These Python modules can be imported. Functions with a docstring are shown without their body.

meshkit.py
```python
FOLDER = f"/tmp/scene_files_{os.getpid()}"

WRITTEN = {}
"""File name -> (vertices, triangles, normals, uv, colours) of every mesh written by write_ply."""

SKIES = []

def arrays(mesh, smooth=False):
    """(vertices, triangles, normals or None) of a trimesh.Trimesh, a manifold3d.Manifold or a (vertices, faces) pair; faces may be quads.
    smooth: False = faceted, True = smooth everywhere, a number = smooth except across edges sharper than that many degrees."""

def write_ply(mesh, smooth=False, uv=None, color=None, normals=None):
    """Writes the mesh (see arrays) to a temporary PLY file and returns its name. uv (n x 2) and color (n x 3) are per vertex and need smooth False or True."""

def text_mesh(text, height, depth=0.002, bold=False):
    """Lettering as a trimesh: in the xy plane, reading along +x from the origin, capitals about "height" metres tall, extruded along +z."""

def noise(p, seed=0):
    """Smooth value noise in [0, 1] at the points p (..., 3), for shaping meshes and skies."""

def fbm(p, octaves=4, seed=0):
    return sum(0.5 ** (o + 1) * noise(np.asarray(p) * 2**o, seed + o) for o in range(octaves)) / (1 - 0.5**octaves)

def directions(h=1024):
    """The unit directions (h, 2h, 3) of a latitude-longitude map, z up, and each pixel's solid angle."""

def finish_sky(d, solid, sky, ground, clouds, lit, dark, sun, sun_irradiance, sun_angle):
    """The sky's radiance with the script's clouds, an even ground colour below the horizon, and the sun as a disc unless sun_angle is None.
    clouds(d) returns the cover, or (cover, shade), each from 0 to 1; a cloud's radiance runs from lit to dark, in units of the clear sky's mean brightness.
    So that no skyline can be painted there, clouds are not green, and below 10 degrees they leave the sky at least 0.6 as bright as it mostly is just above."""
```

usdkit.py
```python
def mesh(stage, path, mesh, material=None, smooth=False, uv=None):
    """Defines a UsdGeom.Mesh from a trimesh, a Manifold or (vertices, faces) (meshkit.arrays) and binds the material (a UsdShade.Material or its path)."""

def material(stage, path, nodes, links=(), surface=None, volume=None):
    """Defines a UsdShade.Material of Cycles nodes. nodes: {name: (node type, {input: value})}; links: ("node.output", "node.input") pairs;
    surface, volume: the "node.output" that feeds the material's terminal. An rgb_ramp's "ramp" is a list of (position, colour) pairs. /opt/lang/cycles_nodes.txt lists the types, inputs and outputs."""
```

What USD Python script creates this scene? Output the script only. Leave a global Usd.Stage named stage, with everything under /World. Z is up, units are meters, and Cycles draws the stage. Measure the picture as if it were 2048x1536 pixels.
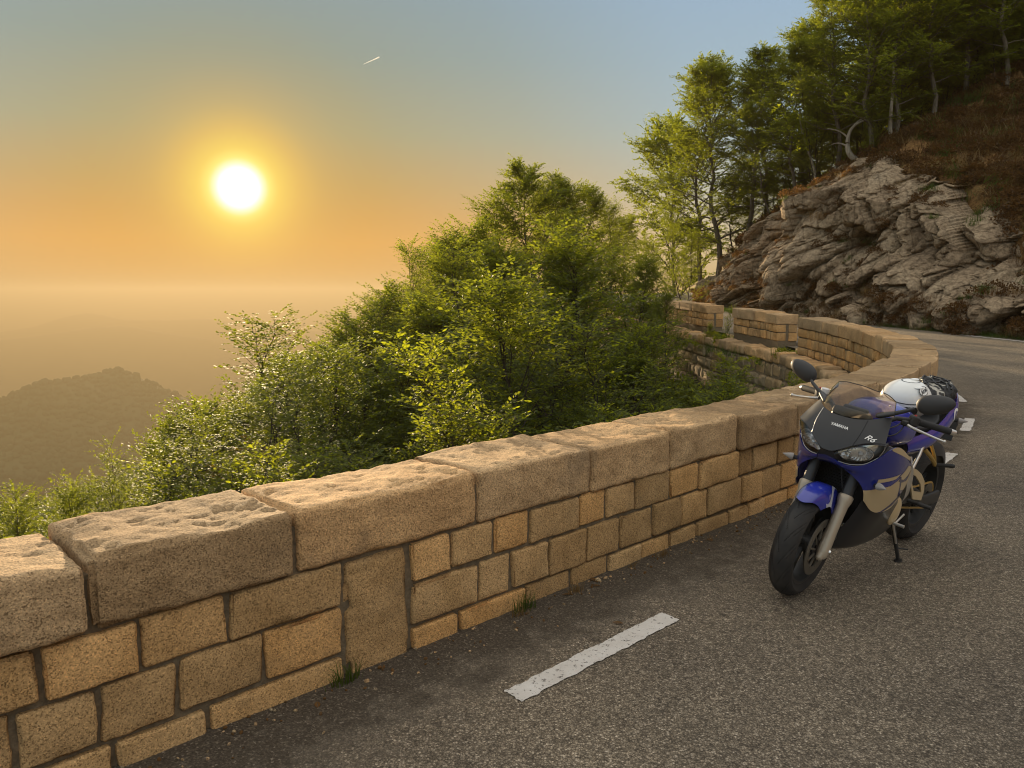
import math, random
import numpy as np
import trimesh, usdkit, meshkit
from pxr import Usd, UsdGeom, UsdLux, UsdShade, Gf, Sdf, Vt

stage = Usd.Stage.CreateInMemory()
UsdGeom.SetStageUpAxis(stage, 'Z')
UsdGeom.SetStageMetersPerUnit(stage, 1.0)
UsdGeom.Xform.Define(stage, '/World')
UsdGeom.Scope.Define(stage, '/World/Looks')

# ------------------------------------------------------------------ camera
F_PX, CAM_H, HORIZON = 1540.0, 1.55, 585.0          # focal length in pixels of a 2048 wide picture
PITCH = math.atan((768 - HORIZON) / F_PX)            # looking slightly down
cam = UsdGeom.Camera.Define(stage, '/World/camera')
cam.CreateHorizontalApertureAttr(36.0)
cam.CreateFocalLengthAttr(36.0 * F_PX / 2048)
EXPOSURE = 1.5
cam.CreateExposureAttr(EXPOSURE)
cam.CreateClippingRangeAttr(Gf.Vec2f(0.05, 60000))
cam.AddTranslateOp().Set(Gf.Vec3d(0, 0, CAM_H))
cam.AddRotateXOp().Set(90 - math.degrees(PITCH))

# ------------------------------------------------------------------ sun and sky
def pixel_dir(px, py):
    a, b = (px - 1024) / F_PX, (768 - py) / F_PX
    d = np.array([a, math.cos(PITCH) + b * math.sin(PITCH), b * math.cos(PITCH) - math.sin(PITCH)])
    return d / np.linalg.norm(d)

SUN = pixel_dir(478, 375)
SUN_ELEV, SUN_ROT = math.asin(SUN[2]), math.atan2(SUN[0], SUN[1])
sun = UsdLux.DistantLight.Define(stage, '/World/sun_light')
sun.CreateIntensityAttr(1.0)
sun.CreateNormalizeAttr(True) if hasattr(sun, 'CreateNormalizeAttr') else None
sun.CreateAngleAttr(0.5)
sun.CreateColorAttr(Gf.Vec3f(1.0, 0.76, 0.47))
sun.AddRotateXYZOp().Set(Gf.Vec3f(math.degrees(math.acos(SUN[2])), 0, math.degrees(math.atan2(SUN[0], -SUN[1]))))

M = {}
def mat(name, nodes, links=(), surface='p.BSDF', volume=None):
    M[name] = usdkit.material(stage, '/World/Looks/' + name, nodes, links, surface=surface, volume=volume)
    return M[name]

# the clear sky behind thick summer haze: a blue sky in view, brightened to near white overhead to lift the shade, a warm pale band over the plain and the bright aureole that haze makes round a low sun
def S(r, g, b, k=1.0):
    f = lambda c: (c / 255 / 12.92 if c < 10 else ((c / 255 + 0.055) / 1.055) ** 2.4) * k
    return (f(r), f(g), f(b))
SKY_STRENGTH = 0.1
K = 1.0 / (SKY_STRENGTH * 2 ** EXPOSURE)                # from a tone of the picture to a colour of the sky
def SK(r, g, b, k=1.0):
    return S(r, g, b, K * k)
deg = lambda x, m: (x / m)
mat('sky_look', {
    'sky': ('sky_texture', dict(sky_type='single_scattering', sun_disc=False, sun_elevation=SUN_ELEV, sun_rotation=SUN_ROT, altitude=900.0, air_density=1.0, aerosol_density=0.6, ozone_density=1.5)),
    'tc': ('texture_coordinate', {}),
    'dot': ('vector_math', dict(math_type='dot_product', vector2=tuple(SUN))),
    'ang': ('math', dict(math_type='arccosine')),
    'ang40': ('math', dict(math_type='divide', value2=math.radians(40))),
    'ang180': ('math', dict(math_type='divide', value2=math.pi)),
    'xyz': ('separate_xyz', {}),
    'el': ('math', dict(math_type='arcsine')),
    'el90': ('math', dict(math_type='divide', value2=math.pi / 2)),
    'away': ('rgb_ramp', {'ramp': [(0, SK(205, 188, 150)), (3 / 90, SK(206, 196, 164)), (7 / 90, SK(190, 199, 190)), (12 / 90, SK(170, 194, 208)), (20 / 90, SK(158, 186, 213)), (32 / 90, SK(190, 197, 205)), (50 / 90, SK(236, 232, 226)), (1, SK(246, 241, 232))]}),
    'low': ('rgb_ramp', {'ramp': [(0, SK(184, 143, 84)), (1.5 / 90, SK(216, 160, 82)), (3.5 / 90, SK(226, 164, 76)), (5.5 / 90, SK(212, 160, 82)), (7.5 / 90, SK(196, 160, 95)), (11 / 90, SK(170, 162, 122)), (16 / 90, SK(145, 154, 138)), (22 / 90, SK(132, 150, 152)), (32 / 90, SK(150, 164, 170)), (50 / 90, SK(230, 228, 221)), (1, SK(246, 241, 232))]}),
    'toward': ('rgb_ramp', {'ramp': [(0, (1, 1, 1)), (9 / 180, (0.96,) * 3), (20 / 180, (0.72,) * 3), (32 / 180, (0.28,) * 3), (48 / 180, (0.06,) * 3), (70 / 180, (0,) * 3), (1, (0,) * 3)]}),
    'base': ('mix', {}),
    'aur': ('rgb_ramp', {'ramp': [(0, SK(255, 255, 255, 1.6)), (1.2 / 40, SK(255, 255, 252, 1.3)), (1.55 / 40, SK(255, 255, 215, 1.0)), (1.95 / 40, SK(255, 240, 130)), (2.6 / 40, SK(252, 216, 102)), (4.0 / 40, SK(240, 196, 98)), (6.5 / 40, SK(216, 178, 102)), (11 / 40, SK(190, 168, 112)), (1, SK(165, 155, 120))]}),
    'aurw': ('rgb_ramp', {'ramp': [(0, (1, 1, 1)), (1.8 / 40, (1, 1, 1)), (3.6 / 40, (0.74,) * 3), (5.5 / 40, (0.38,) * 3), (8 / 40, (0.16,) * 3), (12 / 40, (0.03,) * 3), (18 / 40, (0,) * 3), (1, (0,) * 3)]}),
    'glow': ('mix', {}),
    'soft': ('gamma', dict(gamma=0.35)),
    'skym': ('mix', dict(mix_type='multiply', fac=0.05)),
    'cmap': ('mapping', dict(mapping_type='point', scale=(7.0, 7.0, 90.0))),
    'cn': ('noise_texture', dict(scale=1.3, detail=6.0, roughness=0.6)),
    'cr': ('rgb_ramp', {'ramp': [(0, (0, 0, 0)), (0.56, (0, 0, 0)), (0.68, (1, 1, 1)), (1, (1, 1, 1))]}),
    'cb': ('rgb_ramp', {'ramp': [(0, (0, 0, 0)), (0.25 / 90, (0, 0, 0)), (0.7 / 90, (0.22,) * 3), (1.6 / 90, (0.12,) * 3), (2.2 / 90, (0,) * 3), (1, (0,) * 3)]}),
    'cf': ('mix', dict(mix_type='multiply', fac=1.0)),
    'cloud': ('mix', dict(color2=SK(205, 150, 90))),
    'bg': ('background_shader', dict(strength=SKY_STRENGTH)),
}, [('tc.generated', 'dot.vector1'), ('dot.value', 'ang.value1'), ('ang.value', 'ang40.value1'), ('ang.value', 'ang180.value1'), ('tc.generated', 'xyz.vector'), ('xyz.z', 'el.value1'), ('el.value', 'el90.value1'),
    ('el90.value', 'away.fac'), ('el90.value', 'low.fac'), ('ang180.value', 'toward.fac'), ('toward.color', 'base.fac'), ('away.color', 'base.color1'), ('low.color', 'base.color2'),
    ('ang40.value', 'aur.fac'), ('ang40.value', 'aurw.fac'), ('aurw.color', 'glow.fac'), ('base.color', 'glow.color1'), ('aur.color', 'glow.color2'),
    ('sky.color', 'soft.color'), ('glow.color', 'skym.color1'), ('soft.color', 'skym.color2'),
    ('tc.generated', 'cmap.vector'), ('cmap.vector', 'cn.vector'), ('cn.fac', 'cr.fac'), ('el90.value', 'cb.fac'), ('cr.color', 'cf.color1'), ('cb.color', 'cf.color2'), ('cf.color', 'cloud.fac'), ('skym.color', 'cloud.color1'),
    ('cloud.color', 'bg.color')], surface='bg.background')
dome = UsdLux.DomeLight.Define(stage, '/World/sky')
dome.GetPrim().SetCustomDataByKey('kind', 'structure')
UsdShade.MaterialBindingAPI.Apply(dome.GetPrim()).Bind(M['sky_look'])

# ------------------------------------------------------------------ naming
_used = {}
def numbered(path):
    n = _used.get(path, -1) + 1
    _used[path] = n
    return path if n == 0 else f'{path}_{n:03d}'

def tag(prim, label=None, cat=None, group=None, kind=None):
    for k, v in (('label', label), ('category', cat), ('group', group), ('kind', kind)):
        if v:
            prim.SetCustomDataByKey(k, v)
    return prim

def thing(name, label=None, cat=None, loc=(0, 0, 0), group=None, kind=None, mtx=None):
    x = UsdGeom.Xform.Define(stage, numbered('/World/' + name))
    if mtx is not None:
        x.AddTransformOp().Set(Gf.Matrix4d(*np.asarray(mtx, float).T.ravel().tolist()))
    elif any(loc):
        x.AddTranslateOp().Set(Gf.Vec3d(*map(float, loc)))
    return tag(x.GetPrim(), label, cat, group, kind)

def obj(name, mesh, m, parent=None, smooth=False, label=None, cat=None, group=None, kind=None):
    base = str(parent.GetPath()) if parent else '/World'
    g = usdkit.mesh(stage, numbered(base + '/' + name), mesh, M[m] if isinstance(m, str) else m, smooth=smooth)
    return tag(g.GetPrim(), label, cat, group, kind)

def grid_mesh(P):
    """P: (n, m, 3) points -> quads as triangles."""
    n, m = P.shape[:2]
    i, j = np.meshgrid(np.arange(n - 1), np.arange(m - 1), indexing='ij')
    a = (i * m + j).ravel()
    f = np.stack([a, a + m, a + m + 1, a + 1], 1)
    return trimesh.Trimesh(P.reshape(-1, 3), np.vstack([f[:, [0, 1, 2]], f[:, [0, 2, 3]]]), process=False)

def join(parts):
    return trimesh.util.concatenate([p for p in parts if p is not None])

def tube(pts, r, sides=8, caps=True):
    p = np.asarray(pts, float)
    n = len(p)
    r = np.broadcast_to(np.asarray(r, float), (n,))
    t = np.gradient(p, axis=0)
    t /= np.linalg.norm(t, axis=1, keepdims=True) + 1e-12
    ref = np.array([0, 0, 1.0]) if abs(t[:, 2]).mean() < 0.85 else np.array([1.0, 0, 0])
    a = np.cross(t, ref); a /= np.linalg.norm(a, axis=1, keepdims=True) + 1e-12
    b = np.cross(a, t)
    th = np.arange(sides) * 2 * np.pi / sides
    v = p[:, None] + r[:, None, None] * (np.cos(th)[None, :, None] * a[:, None] + np.sin(th)[None, :, None] * b[:, None])
    v = v.reshape(-1, 3)
    i, j = np.meshgrid(np.arange(n - 1), np.arange(sides), indexing='ij')
    q = np.stack([i * sides + j, i * sides + (j + 1) % sides, (i + 1) * sides + (j + 1) % sides, (i + 1) * sides + j], -1).reshape(-1, 4)
    f = [q[:, [0, 1, 2]], q[:, [0, 2, 3]]]
    if caps:
        c0, c1 = len(v), len(v) + 1
        v = np.vstack([v, p[:1], p[-1:]])
        k = np.arange(sides)
        f.append(np.stack([np.full(sides, c0), (k + 1) % sides, k], 1))
        o = (n - 1) * sides
        f.append(np.stack([np.full(sides, c1), o + k, o + (k + 1) % sides], 1))
    return trimesh.Trimesh(v, np.vstack(f)[:, ::-1], process=False)

def curve(pts, n):
    """a smooth open curve through the points, n samples even in length"""
    from scipy.interpolate import PchipInterpolator, CubicSpline
    p = np.asarray(pts, float)
    t = np.r_[0, np.cumsum(np.linalg.norm(np.diff(p, axis=0), axis=1))]
    s = CubicSpline(t, p)(np.linspace(0, t[-1], 2000))
    l = np.r_[0, np.cumsum(np.linalg.norm(np.diff(s, axis=0), axis=1))]
    return np.stack([np.interp(np.linspace(0, l[-1], n), l, s[:, k]) for k in range(s.shape[1])], 1)

def fbm(p, octaves=4, seed=0):
    return meshkit.fbm(np.asarray(p, float) + 1000.0, octaves, seed) - 0.5

# ------------------------------------------------------------------ the lie of the land
def softplus(x, k=1.0):
    return k * np.log1p(np.exp(np.clip(np.asarray(x, float) / k, -40, 40)))

def road_z(x, y):
    return 0.035 * softplus(np.asarray(y, float) - 7.0, 1.2) + 0 * np.asarray(x, float)

WALL_PTS = [(-8.9, -5.22), (-5.0, -1.34), (-1.06, 2.59), (0.95, 4.54), (2.14, 5.69), (3.4, 7.0), (4.45, 8.28), (5.35, 9.7), (6.0, 11.4), (6.38, 13.3), (6.5, 15.0), (6.47, 16.3),
            (6.35, 17.6), (6.1, 19.3), (5.8, 21.5), (5.35, 24), (4.8, 27), (4.2, 30), (3.4, 33.5), (2.8, 37), (2.9, 40.5), (4.2, 44.5), (7.5, 48.5), (13, 51.5), (22, 54), (36, 57)]
CLIFF_PTS = [(8.0, -14), (10.5, -4), (12.2, 4), (13.2, 10), (13.3, 15), (12.6, 19), (11.2, 22.8), (9.7, 25.5), (8.9, 28.5), (8.5, 32), (8.5, 35.5), (9.6, 39.5), (12.5, 42.5), (17, 44.5), (25, 47), (38, 50)]
WALL = curve(WALL_PTS, 3000)
CLIFF = curve(CLIFF_PTS, 3000)
def frame_of(path):
    t = np.gradient(path, axis=0); t /= np.linalg.norm(t, axis=1, keepdims=True)
    return t, np.stack([-t[:, 1], t[:, 0]], 1)          # tangent, normal to the left (towards the valley)
WALL_T, WALL_N = frame_of(WALL)
CLIFF_T, CLIFF_N = frame_of(CLIFF)
WALL_S = np.r_[0, np.cumsum(np.linalg.norm(np.diff(WALL, axis=0), axis=1))]
CLIFF_S = np.r_[0, np.cumsum(np.linalg.norm(np.diff(CLIFF, axis=0), axis=1))]
from scipy.spatial import cKDTree
_wt, _ct = cKDTree(WALL), cKDTree(CLIFF)

def to_wall(xy):
    """signed distance (+ on the valley side) and index on the wall's line"""
    d, i = _wt.query(np.asarray(xy, float))
    side = np.einsum('...k,...k->...', np.asarray(xy) - WALL[i], WALL_N[i])
    return np.where(side >= 0, d, -d), i

def to_cliff(xy):
    """signed distance (+ uphill) and index on the cliff's foot"""
    d, i = _ct.query(np.asarray(xy, float))
    side = -np.einsum('...k,...k->...', np.asarray(xy) - CLIFF[i], CLIFF_N[i])
    return np.where(side >= 0, d, -d), i

def s_at_y(path, S, y):
    k = np.argmin(abs(path[:, 1] - y))
    return S[k]

def valley_z(x, y):
    xy = np.stack(np.broadcast_arrays(np.asarray(x, float), np.asarray(y, float)), -1)
    d, i = to_wall(xy)
    r = road_z(WALL[i][..., 0], WALL[i][..., 1])
    p3 = np.concatenate([xy, 0 * xy[..., :1]], -1)
    n = fbm(p3 * 0.22, 3, 5) * np.clip(d * 0.25, 0, 1.6) + fbm(p3 * 0.03, 3, 8) * np.clip(d * 0.3 - 3, 0, 40)
    low = r - 1.15 - 0.50 * np.clip(d - 0.6, 0, None) - 0.12 * softplus(d - 14, 4) + n
    return low

_cy = [8, 13, 16, 18.8, 21, 23, 26, 28, 30, 33, 37, 41, 46]
_ch = [1.8, 1.9, 2.1, 2.5, 3.2, 4.3, 5.4, 5.4, 4.8, 3.8, 2.8, 2.0, 1.4]
def cliff_height(i):
    return np.interp(CLIFF[i][..., 1], _cy, _ch)
def hill_z(x, y):
    xy = np.stack(np.broadcast_arrays(np.asarray(x, float), np.asarray(y, float)), -1)
    d, i = to_cliff(xy)
    r = road_z(CLIFF[i][..., 0], CLIFF[i][..., 1])
    H = cliff_height(i)
    w = 0.62 * H + 0.3
    p3 = np.concatenate([xy, 0 * xy[..., :1]], -1)
    up = np.clip((d - 0.2) / w, 0, 1) ** 2.4 * H + 0.56 * np.clip(d - w, 0, None) + fbm(p3 * 0.3, 3, 3) * np.clip(d - w, 0, 1.0) * 0.8
    return np.where(d > 0, r + up, r - 0.3)

# ------------------------------------------------------------------ materials of the setting
def mixc(n, links, name, fac, a, b, blend='mix'):
    n[name] = ('mix', dict(mix_type=blend, **({} if isinstance(fac, str) else {'fac': fac}), **({} if isinstance(a, str) else {'color1': a}), **({} if isinstance(b, str) else {'color2': b})))
    for v, s in ((fac, 'fac'), (a, 'color1'), (b, 'color2')):
        if isinstance(v, str):
            links.append((v, f'{name}.{s}'))

def ramp(n, links, name, src, stops, **k):
    n[name] = ('rgb_ramp', {'ramp': stops, **k})
    links.append((src, name + '.fac'))

def granite(name, light, mid, dark, lichen=0.35, rough=0.9, bump=0.004, vec='geo.position', moss=0.0):
    n, l = {}, []
    n['geo'] = ('geometry', {}); n['oi'] = ('object_info', {})
    n['n1'] = ('noise_texture', dict(scale=5.0, detail=5.0, roughness=0.6)); l.append((vec, 'n1.vector'))
    n['n2'] = ('noise_texture', dict(scale=120.0, detail=3.0, roughness=0.7)); l.append((vec, 'n2.vector'))
    n['n3'] = ('noise_texture', dict(scale=2.2, detail=6.0, roughness=0.65)); l.append((vec, 'n3.vector'))
    n['v1'] = ('voronoi_texture', dict(scale=230.0)); l.append((vec, 'v1.vector'))
    ramp(n, l, 'r1', 'n1.fac', [(0.3, mid), (0.62, light)])
    ramp(n, l, 'tone', 'oi.random', [(0.0, (0.70, 0.66, 0.60)), (0.3, (0.92, 0.92, 0.93)), (0.5, (1.0, 0.97, 0.93)), (0.8, (1.12, 0.98, 0.80)), (1.0, (1.18, 1.10, 1.0))])
    mixc(n, l, 'm0', 1.0, 'r1.color', 'tone.color', 'multiply')
    n['sep'] = ('separate_color', {}); l.append(('v1.color', 'sep.color'))
    ramp(n, l, 'speck', 'sep.r', [(0.0, (0.30, 0.28, 0.26)), (0.17, (0.5, 0.48, 0.45)), (0.2, (0.9, 0.9, 0.9)), (0.8, (1.05, 1.05, 1.05)), (1.0, (1.45, 1.42, 1.36))])
    mixc(n, l, 'm1', 0.8, 'm0.color', 'speck.color', 'multiply')
    ramp(n, l, 'f2', 'n2.fac', [(0.36, (0.55, 0.53, 0.5)), (0.56, (1.08, 1.08, 1.08))])
    mixc(n, l, 'm2', 0.6, 'm1.color', 'f2.color', 'multiply')
    ramp(n, l, 'f3', 'n3.fac', [(0.55, (0, 0, 0)), (0.70, (lichen,) * 3)])
    mixc(n, l, 'm3', 'f3.color', 'm2.color', dark)
    n['bmp'] = ('bump', dict(strength=1.0, distance=bump))
    n['ad'] = ('math', dict(math_type='multiply_add', value2=0.55)); l += [('n2.fac', 'ad.value1'), ('n1.fac', 'ad.value3')]
    l.append(('ad.value', 'bmp.height'))
    n['p'] = ('principled_bsdf', dict(roughness=rough, specular_ior_level=0.25))
    l += [('m3.color', 'p.base_color'), ('bmp.normal', 'p.normal')]
    mat(name, n, l)

granite('cap_granite', (0.62, 0.43, 0.235), (0.47, 0.315, 0.165), (0.13, 0.095, 0.06), lichen=0.5, bump=0.016)
granite('face_granite', (0.60, 0.385, 0.175), (0.46, 0.285, 0.12), (0.20, 0.15, 0.085), lichen=0.4, bump=0.008)
granite('rubble_granite', (0.42, 0.33, 0.2), (0.28, 0.21, 0.13), (0.10, 0.09, 0.05), lichen=0.6, bump=0.015)

def simple(name, col, rough=0.6, **k):
    mat(name, {'p': ('principled_bsdf', dict(base_color=col, roughness=rough, **k))})

n, l = {}, []
n['geo'] = ('geometry', {})
n['n'] = ('noise_texture', dict(scale=40.0, detail=5.0, roughness=0.7)); l.append(('geo.position', 'n.vector'))
ramp(n, l, 'r', 'n.fac', [(0.3, (0.12, 0.092, 0.058)), (0.7, (0.24, 0.185, 0.115))])
n['b'] = ('bump', dict(distance=0.01)); l.append(('n.fac', 'b.height'))
n['p'] = ('principled_bsdf', dict(roughness=0.95, specular_ior_level=0.15)); l += [('r.color', 'p.base_color'), ('b.normal', 'p.normal')]
mat('mortar', n, l)

# worn asphalt: crushed stone of many tones in a dark binder
n, l = {}, []
n['geo'] = ('geometry', {})
n['v'] = ('voronoi_texture', dict(scale=125.0)); l.append(('geo.position', 'v.vector'))
n['v2'] = ('voronoi_texture', dict(scale=290.0)); l.append(('geo.position', 'v2.vector'))
n['big'] = ('noise_texture', dict(scale=0.6, detail=4.0, roughness=0.6)); l.append(('geo.position', 'big.vector'))
n['mid'] = ('noise_texture', dict(scale=22.0, detail=3.0, roughness=0.7)); l.append(('geo.position', 'mid.vector'))
n['sep'] = ('separate_color', {}); l.append(('v.color', 'sep.color'))
n['sep2'] = ('separate_color', {}); l.append(('v2.color', 'sep2.color'))
ramp(n, l, 'c1', 'sep.r', [(0.0, (0.155, 0.127, 0.092)), (0.45, (0.24, 0.197, 0.142)), (0.8, (0.34, 0.282, 0.205)), (0.94, (0.46, 0.385, 0.29)), (1.0, (0.58, 0.495, 0.38))])
ramp(n, l, 'c2', 'sep2.g', [(0.0, (0.55, 0.55, 0.55)), (0.7, (1.05, 1.05, 1.05)), (1.0, (1.6, 1.6, 1.6))])
mixc(n, l, 'm1', 0.8, 'c1.color', 'c2.color', 'multiply')
ramp(n, l, 'gap', 'v.distance', [(0.30, (1.0, 1.0, 1.0)), (0.62, (0.45, 0.45, 0.45))])
mixc(n, l, 'm2', 0.85, 'm1.color', 'gap.color', 'multiply')
ramp(n, l, 'cb', 'big.fac', [(0.3, (0.80, 0.79, 0.79)), (0.7, (1.42, 1.38, 1.30))])
mixc(n, l, 'm3', 1.0, 'm2.color', 'cb.color', 'multiply')
ramp(n, l, 'cm', 'mid.fac', [(0.3, (0.72, 0.72, 0.72)), (0.7, (1.25, 1.25, 1.25))])
mixc(n, l, 'm4', 1.0, 'm3.color', 'cm.color', 'multiply')
n['inv'] = ('math', dict(math_type='multiply', value2=-1.0)); l.append(('v.distance', 'inv.value1'))
n['b'] = ('bump', dict(distance=0.006, strength=0.9)); l.append(('inv.value', 'b.height'))
n['p'] = ('principled_bsdf', dict(roughness=0.85, specular_ior_level=0.3)); l += [('m4.color', 'p.base_color'), ('b.normal', 'p.normal')]
mat('asphalt', n, l)

# dark earth and old leaves
def earth(name, a, b, c, scale=1.3):
    n, l = {}, []
    n['geo'] = ('geometry', {})
    n['n'] = ('noise_texture', dict(scale=scale, detail=8.0, roughness=0.7)); l.append(('geo.position', 'n.vector'))
    n['v'] = ('voronoi_texture', dict(scale=22.0)); l.append(('geo.position', 'v.vector'))
    ramp(n, l, 'r', 'n.fac', [(0.32, a), (0.5, b), (0.68, c)])
    n['sep'] = ('separate_color', {}); l.append(('v.color', 'sep.color'))
    ramp(n, l, 'k', 'sep.b', [(0.0, (0.6, 0.6, 0.6)), (1.0, (1.3, 1.3, 1.3))])
    mixc(n, l, 'm', 1.0, 'r.color', 'k.color', 'multiply')
    n['b'] = ('bump', dict(distance=0.06)); l.append(('n.fac', 'b.height'))
    n['p'] = ('principled_bsdf', dict(roughness=0.95, specular_ior_level=0.1)); l += [('m.color', 'p.base_color'), ('b.normal', 'p.normal')]
    mat(name, n, l)
earth('slope_earth', (0.035, 0.045, 0.014), (0.06, 0.062, 0.022), (0.10, 0.08, 0.035))
earth('heath_earth', (0.15, 0.078, 0.03), (0.22, 0.12, 0.045), (0.16, 0.12, 0.045))
earth('far_forest', (0.030, 0.045, 0.020), (0.045, 0.06, 0.026), (0.065, 0.07, 0.035), 0.012)
earth('plain_earth', (0.09, 0.10, 0.05), (0.14, 0.13, 0.08), (0.10, 0.11, 0.06), 0.0012)

# fractured granite of the road cutting
n, l = {}, []
n['geo'] = ('geometry', {})
n['n1'] = ('noise_texture', dict(scale=0.7, detail=7.0, roughness=0.68)); l.append(('geo.position', 'n1.vector'))
n['n2'] = ('noise_texture', dict(scale=9.0, detail=6.0, roughness=0.75)); l.append(('geo.position', 'n2.vector'))
n['map'] = ('mapping', dict(mapping_type='point', scale=(1.5, 1.5, 0.6), rotation=(0.25, 0.15, 0.3))); l.append(('geo.position', 'map.vector'))
n['vd'] = ('voronoi_texture', dict(scale=0.9, feature='distance_to_edge', detail=2.0, roughness=0.6)); l.append(('map.vector', 'vd.vector'))
ramp(n, l, 'r1', 'n1.fac', [(0.30, (0.23, 0.165, 0.105)), (0.48, (0.36, 0.268, 0.17)), (0.60, (0.41, 0.315, 0.205)), (0.74, (0.28, 0.222, 0.15))])
ramp(n, l, 'r2', 'n2.fac', [(0.34, (0.36, 0.34, 0.31)), (0.6, (1.2, 1.17, 1.12))])
mixc(n, l, 'm1', 0.9, 'r1.color', 'r2.color', 'multiply')
ramp(n, l, 'cr', 'vd.distance', [(0.0, (0.25, 0.22, 0.2)), (0.035, (1, 1, 1))])
mixc(n, l, 'm2', 0.55, 'm1.color', 'cr.color', 'multiply')
n['b'] = ('bump', dict(distance=0.10)); l.append(('n2.fac', 'b.height'))
n['p'] = ('principled_bsdf', dict(roughness=0.92, specular_ior_level=0.2)); l += [('m2.color', 'p.base_color'), ('b.normal', 'p.normal')]
mat('cliff_granite', n, l)

# ------------------------------------------------------------------ road, slopes, hills
def strip(L, R, offs_l=0.25, offs_r=0.6, n=300, m=60, dz=0.0):
    a = L + WALL_N[np.linspace(0, len(L) - 1, len(L)).astype(int)] * offs_l
    ia = np.linspace(0, len(a) - 1, n).astype(int)
    sa = np.linspace(0, 1, n)
    A, B = a[ia], (R + (-CLIFF_N) * offs_r)[ia]
    w = np.linspace(0, 1, m)[None, :, None]
    P = A[:, None] * (1 - w) + B[:, None] * w
    z = road_z(P[..., 0], P[..., 1]) + dz
    return grid_mesh(np.concatenate([P, z[..., None]], -1)[:, ::-1])
obj('road', strip(WALL, CLIFF), 'asphalt', smooth=True, kind='structure')

# valley side: a height field that falls away from the wall
def field(xs, ys, zf):
    X, Y = np.meshgrid(xs, ys, indexing='ij')
    return grid_mesh(np.stack([X, Y, zf(X, Y)], -1))
xs = np.r_[-420:-60:14j, np.linspace(-60, -14, 50)[1:], np.linspace(-14, 12, 110)[1:]]
ys = np.r_[-120:-10:10j, np.linspace(-10, 48, 210)[1:], np.linspace(48, 300, 40)[1:]]
def slope_z(X, Y):
    dc, _ = to_cliff(np.stack([X, Y], -1))
    v = valley_z(X, Y)
    return np.where(dc > -1.0, road_z(X, Y) - 2.5, v)
obj('valley_slope', field(xs, ys, slope_z), 'slope_earth', smooth=True, kind='structure')

# hillside above the cutting
xs = np.r_[np.linspace(6, 32, 130), np.linspace(32, 100, 45)[1:]]
ys = np.linspace(-20, 56, 190)
hs = field(xs, ys, hill_z)
keep = to_cliff(hs.vertices[:, :2])[0] > -0.6
hs.update_faces(keep[hs.faces].all(1)); hs.remove_unreferenced_vertices()
obj('hillside', hs, 'heath_earth', smooth=True, kind='structure')

# the cutting: blocks of granite between joints, leaning back from the road
def unit_rows(v):
    return v / np.linalg.norm(v, axis=-1, keepdims=True)

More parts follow.
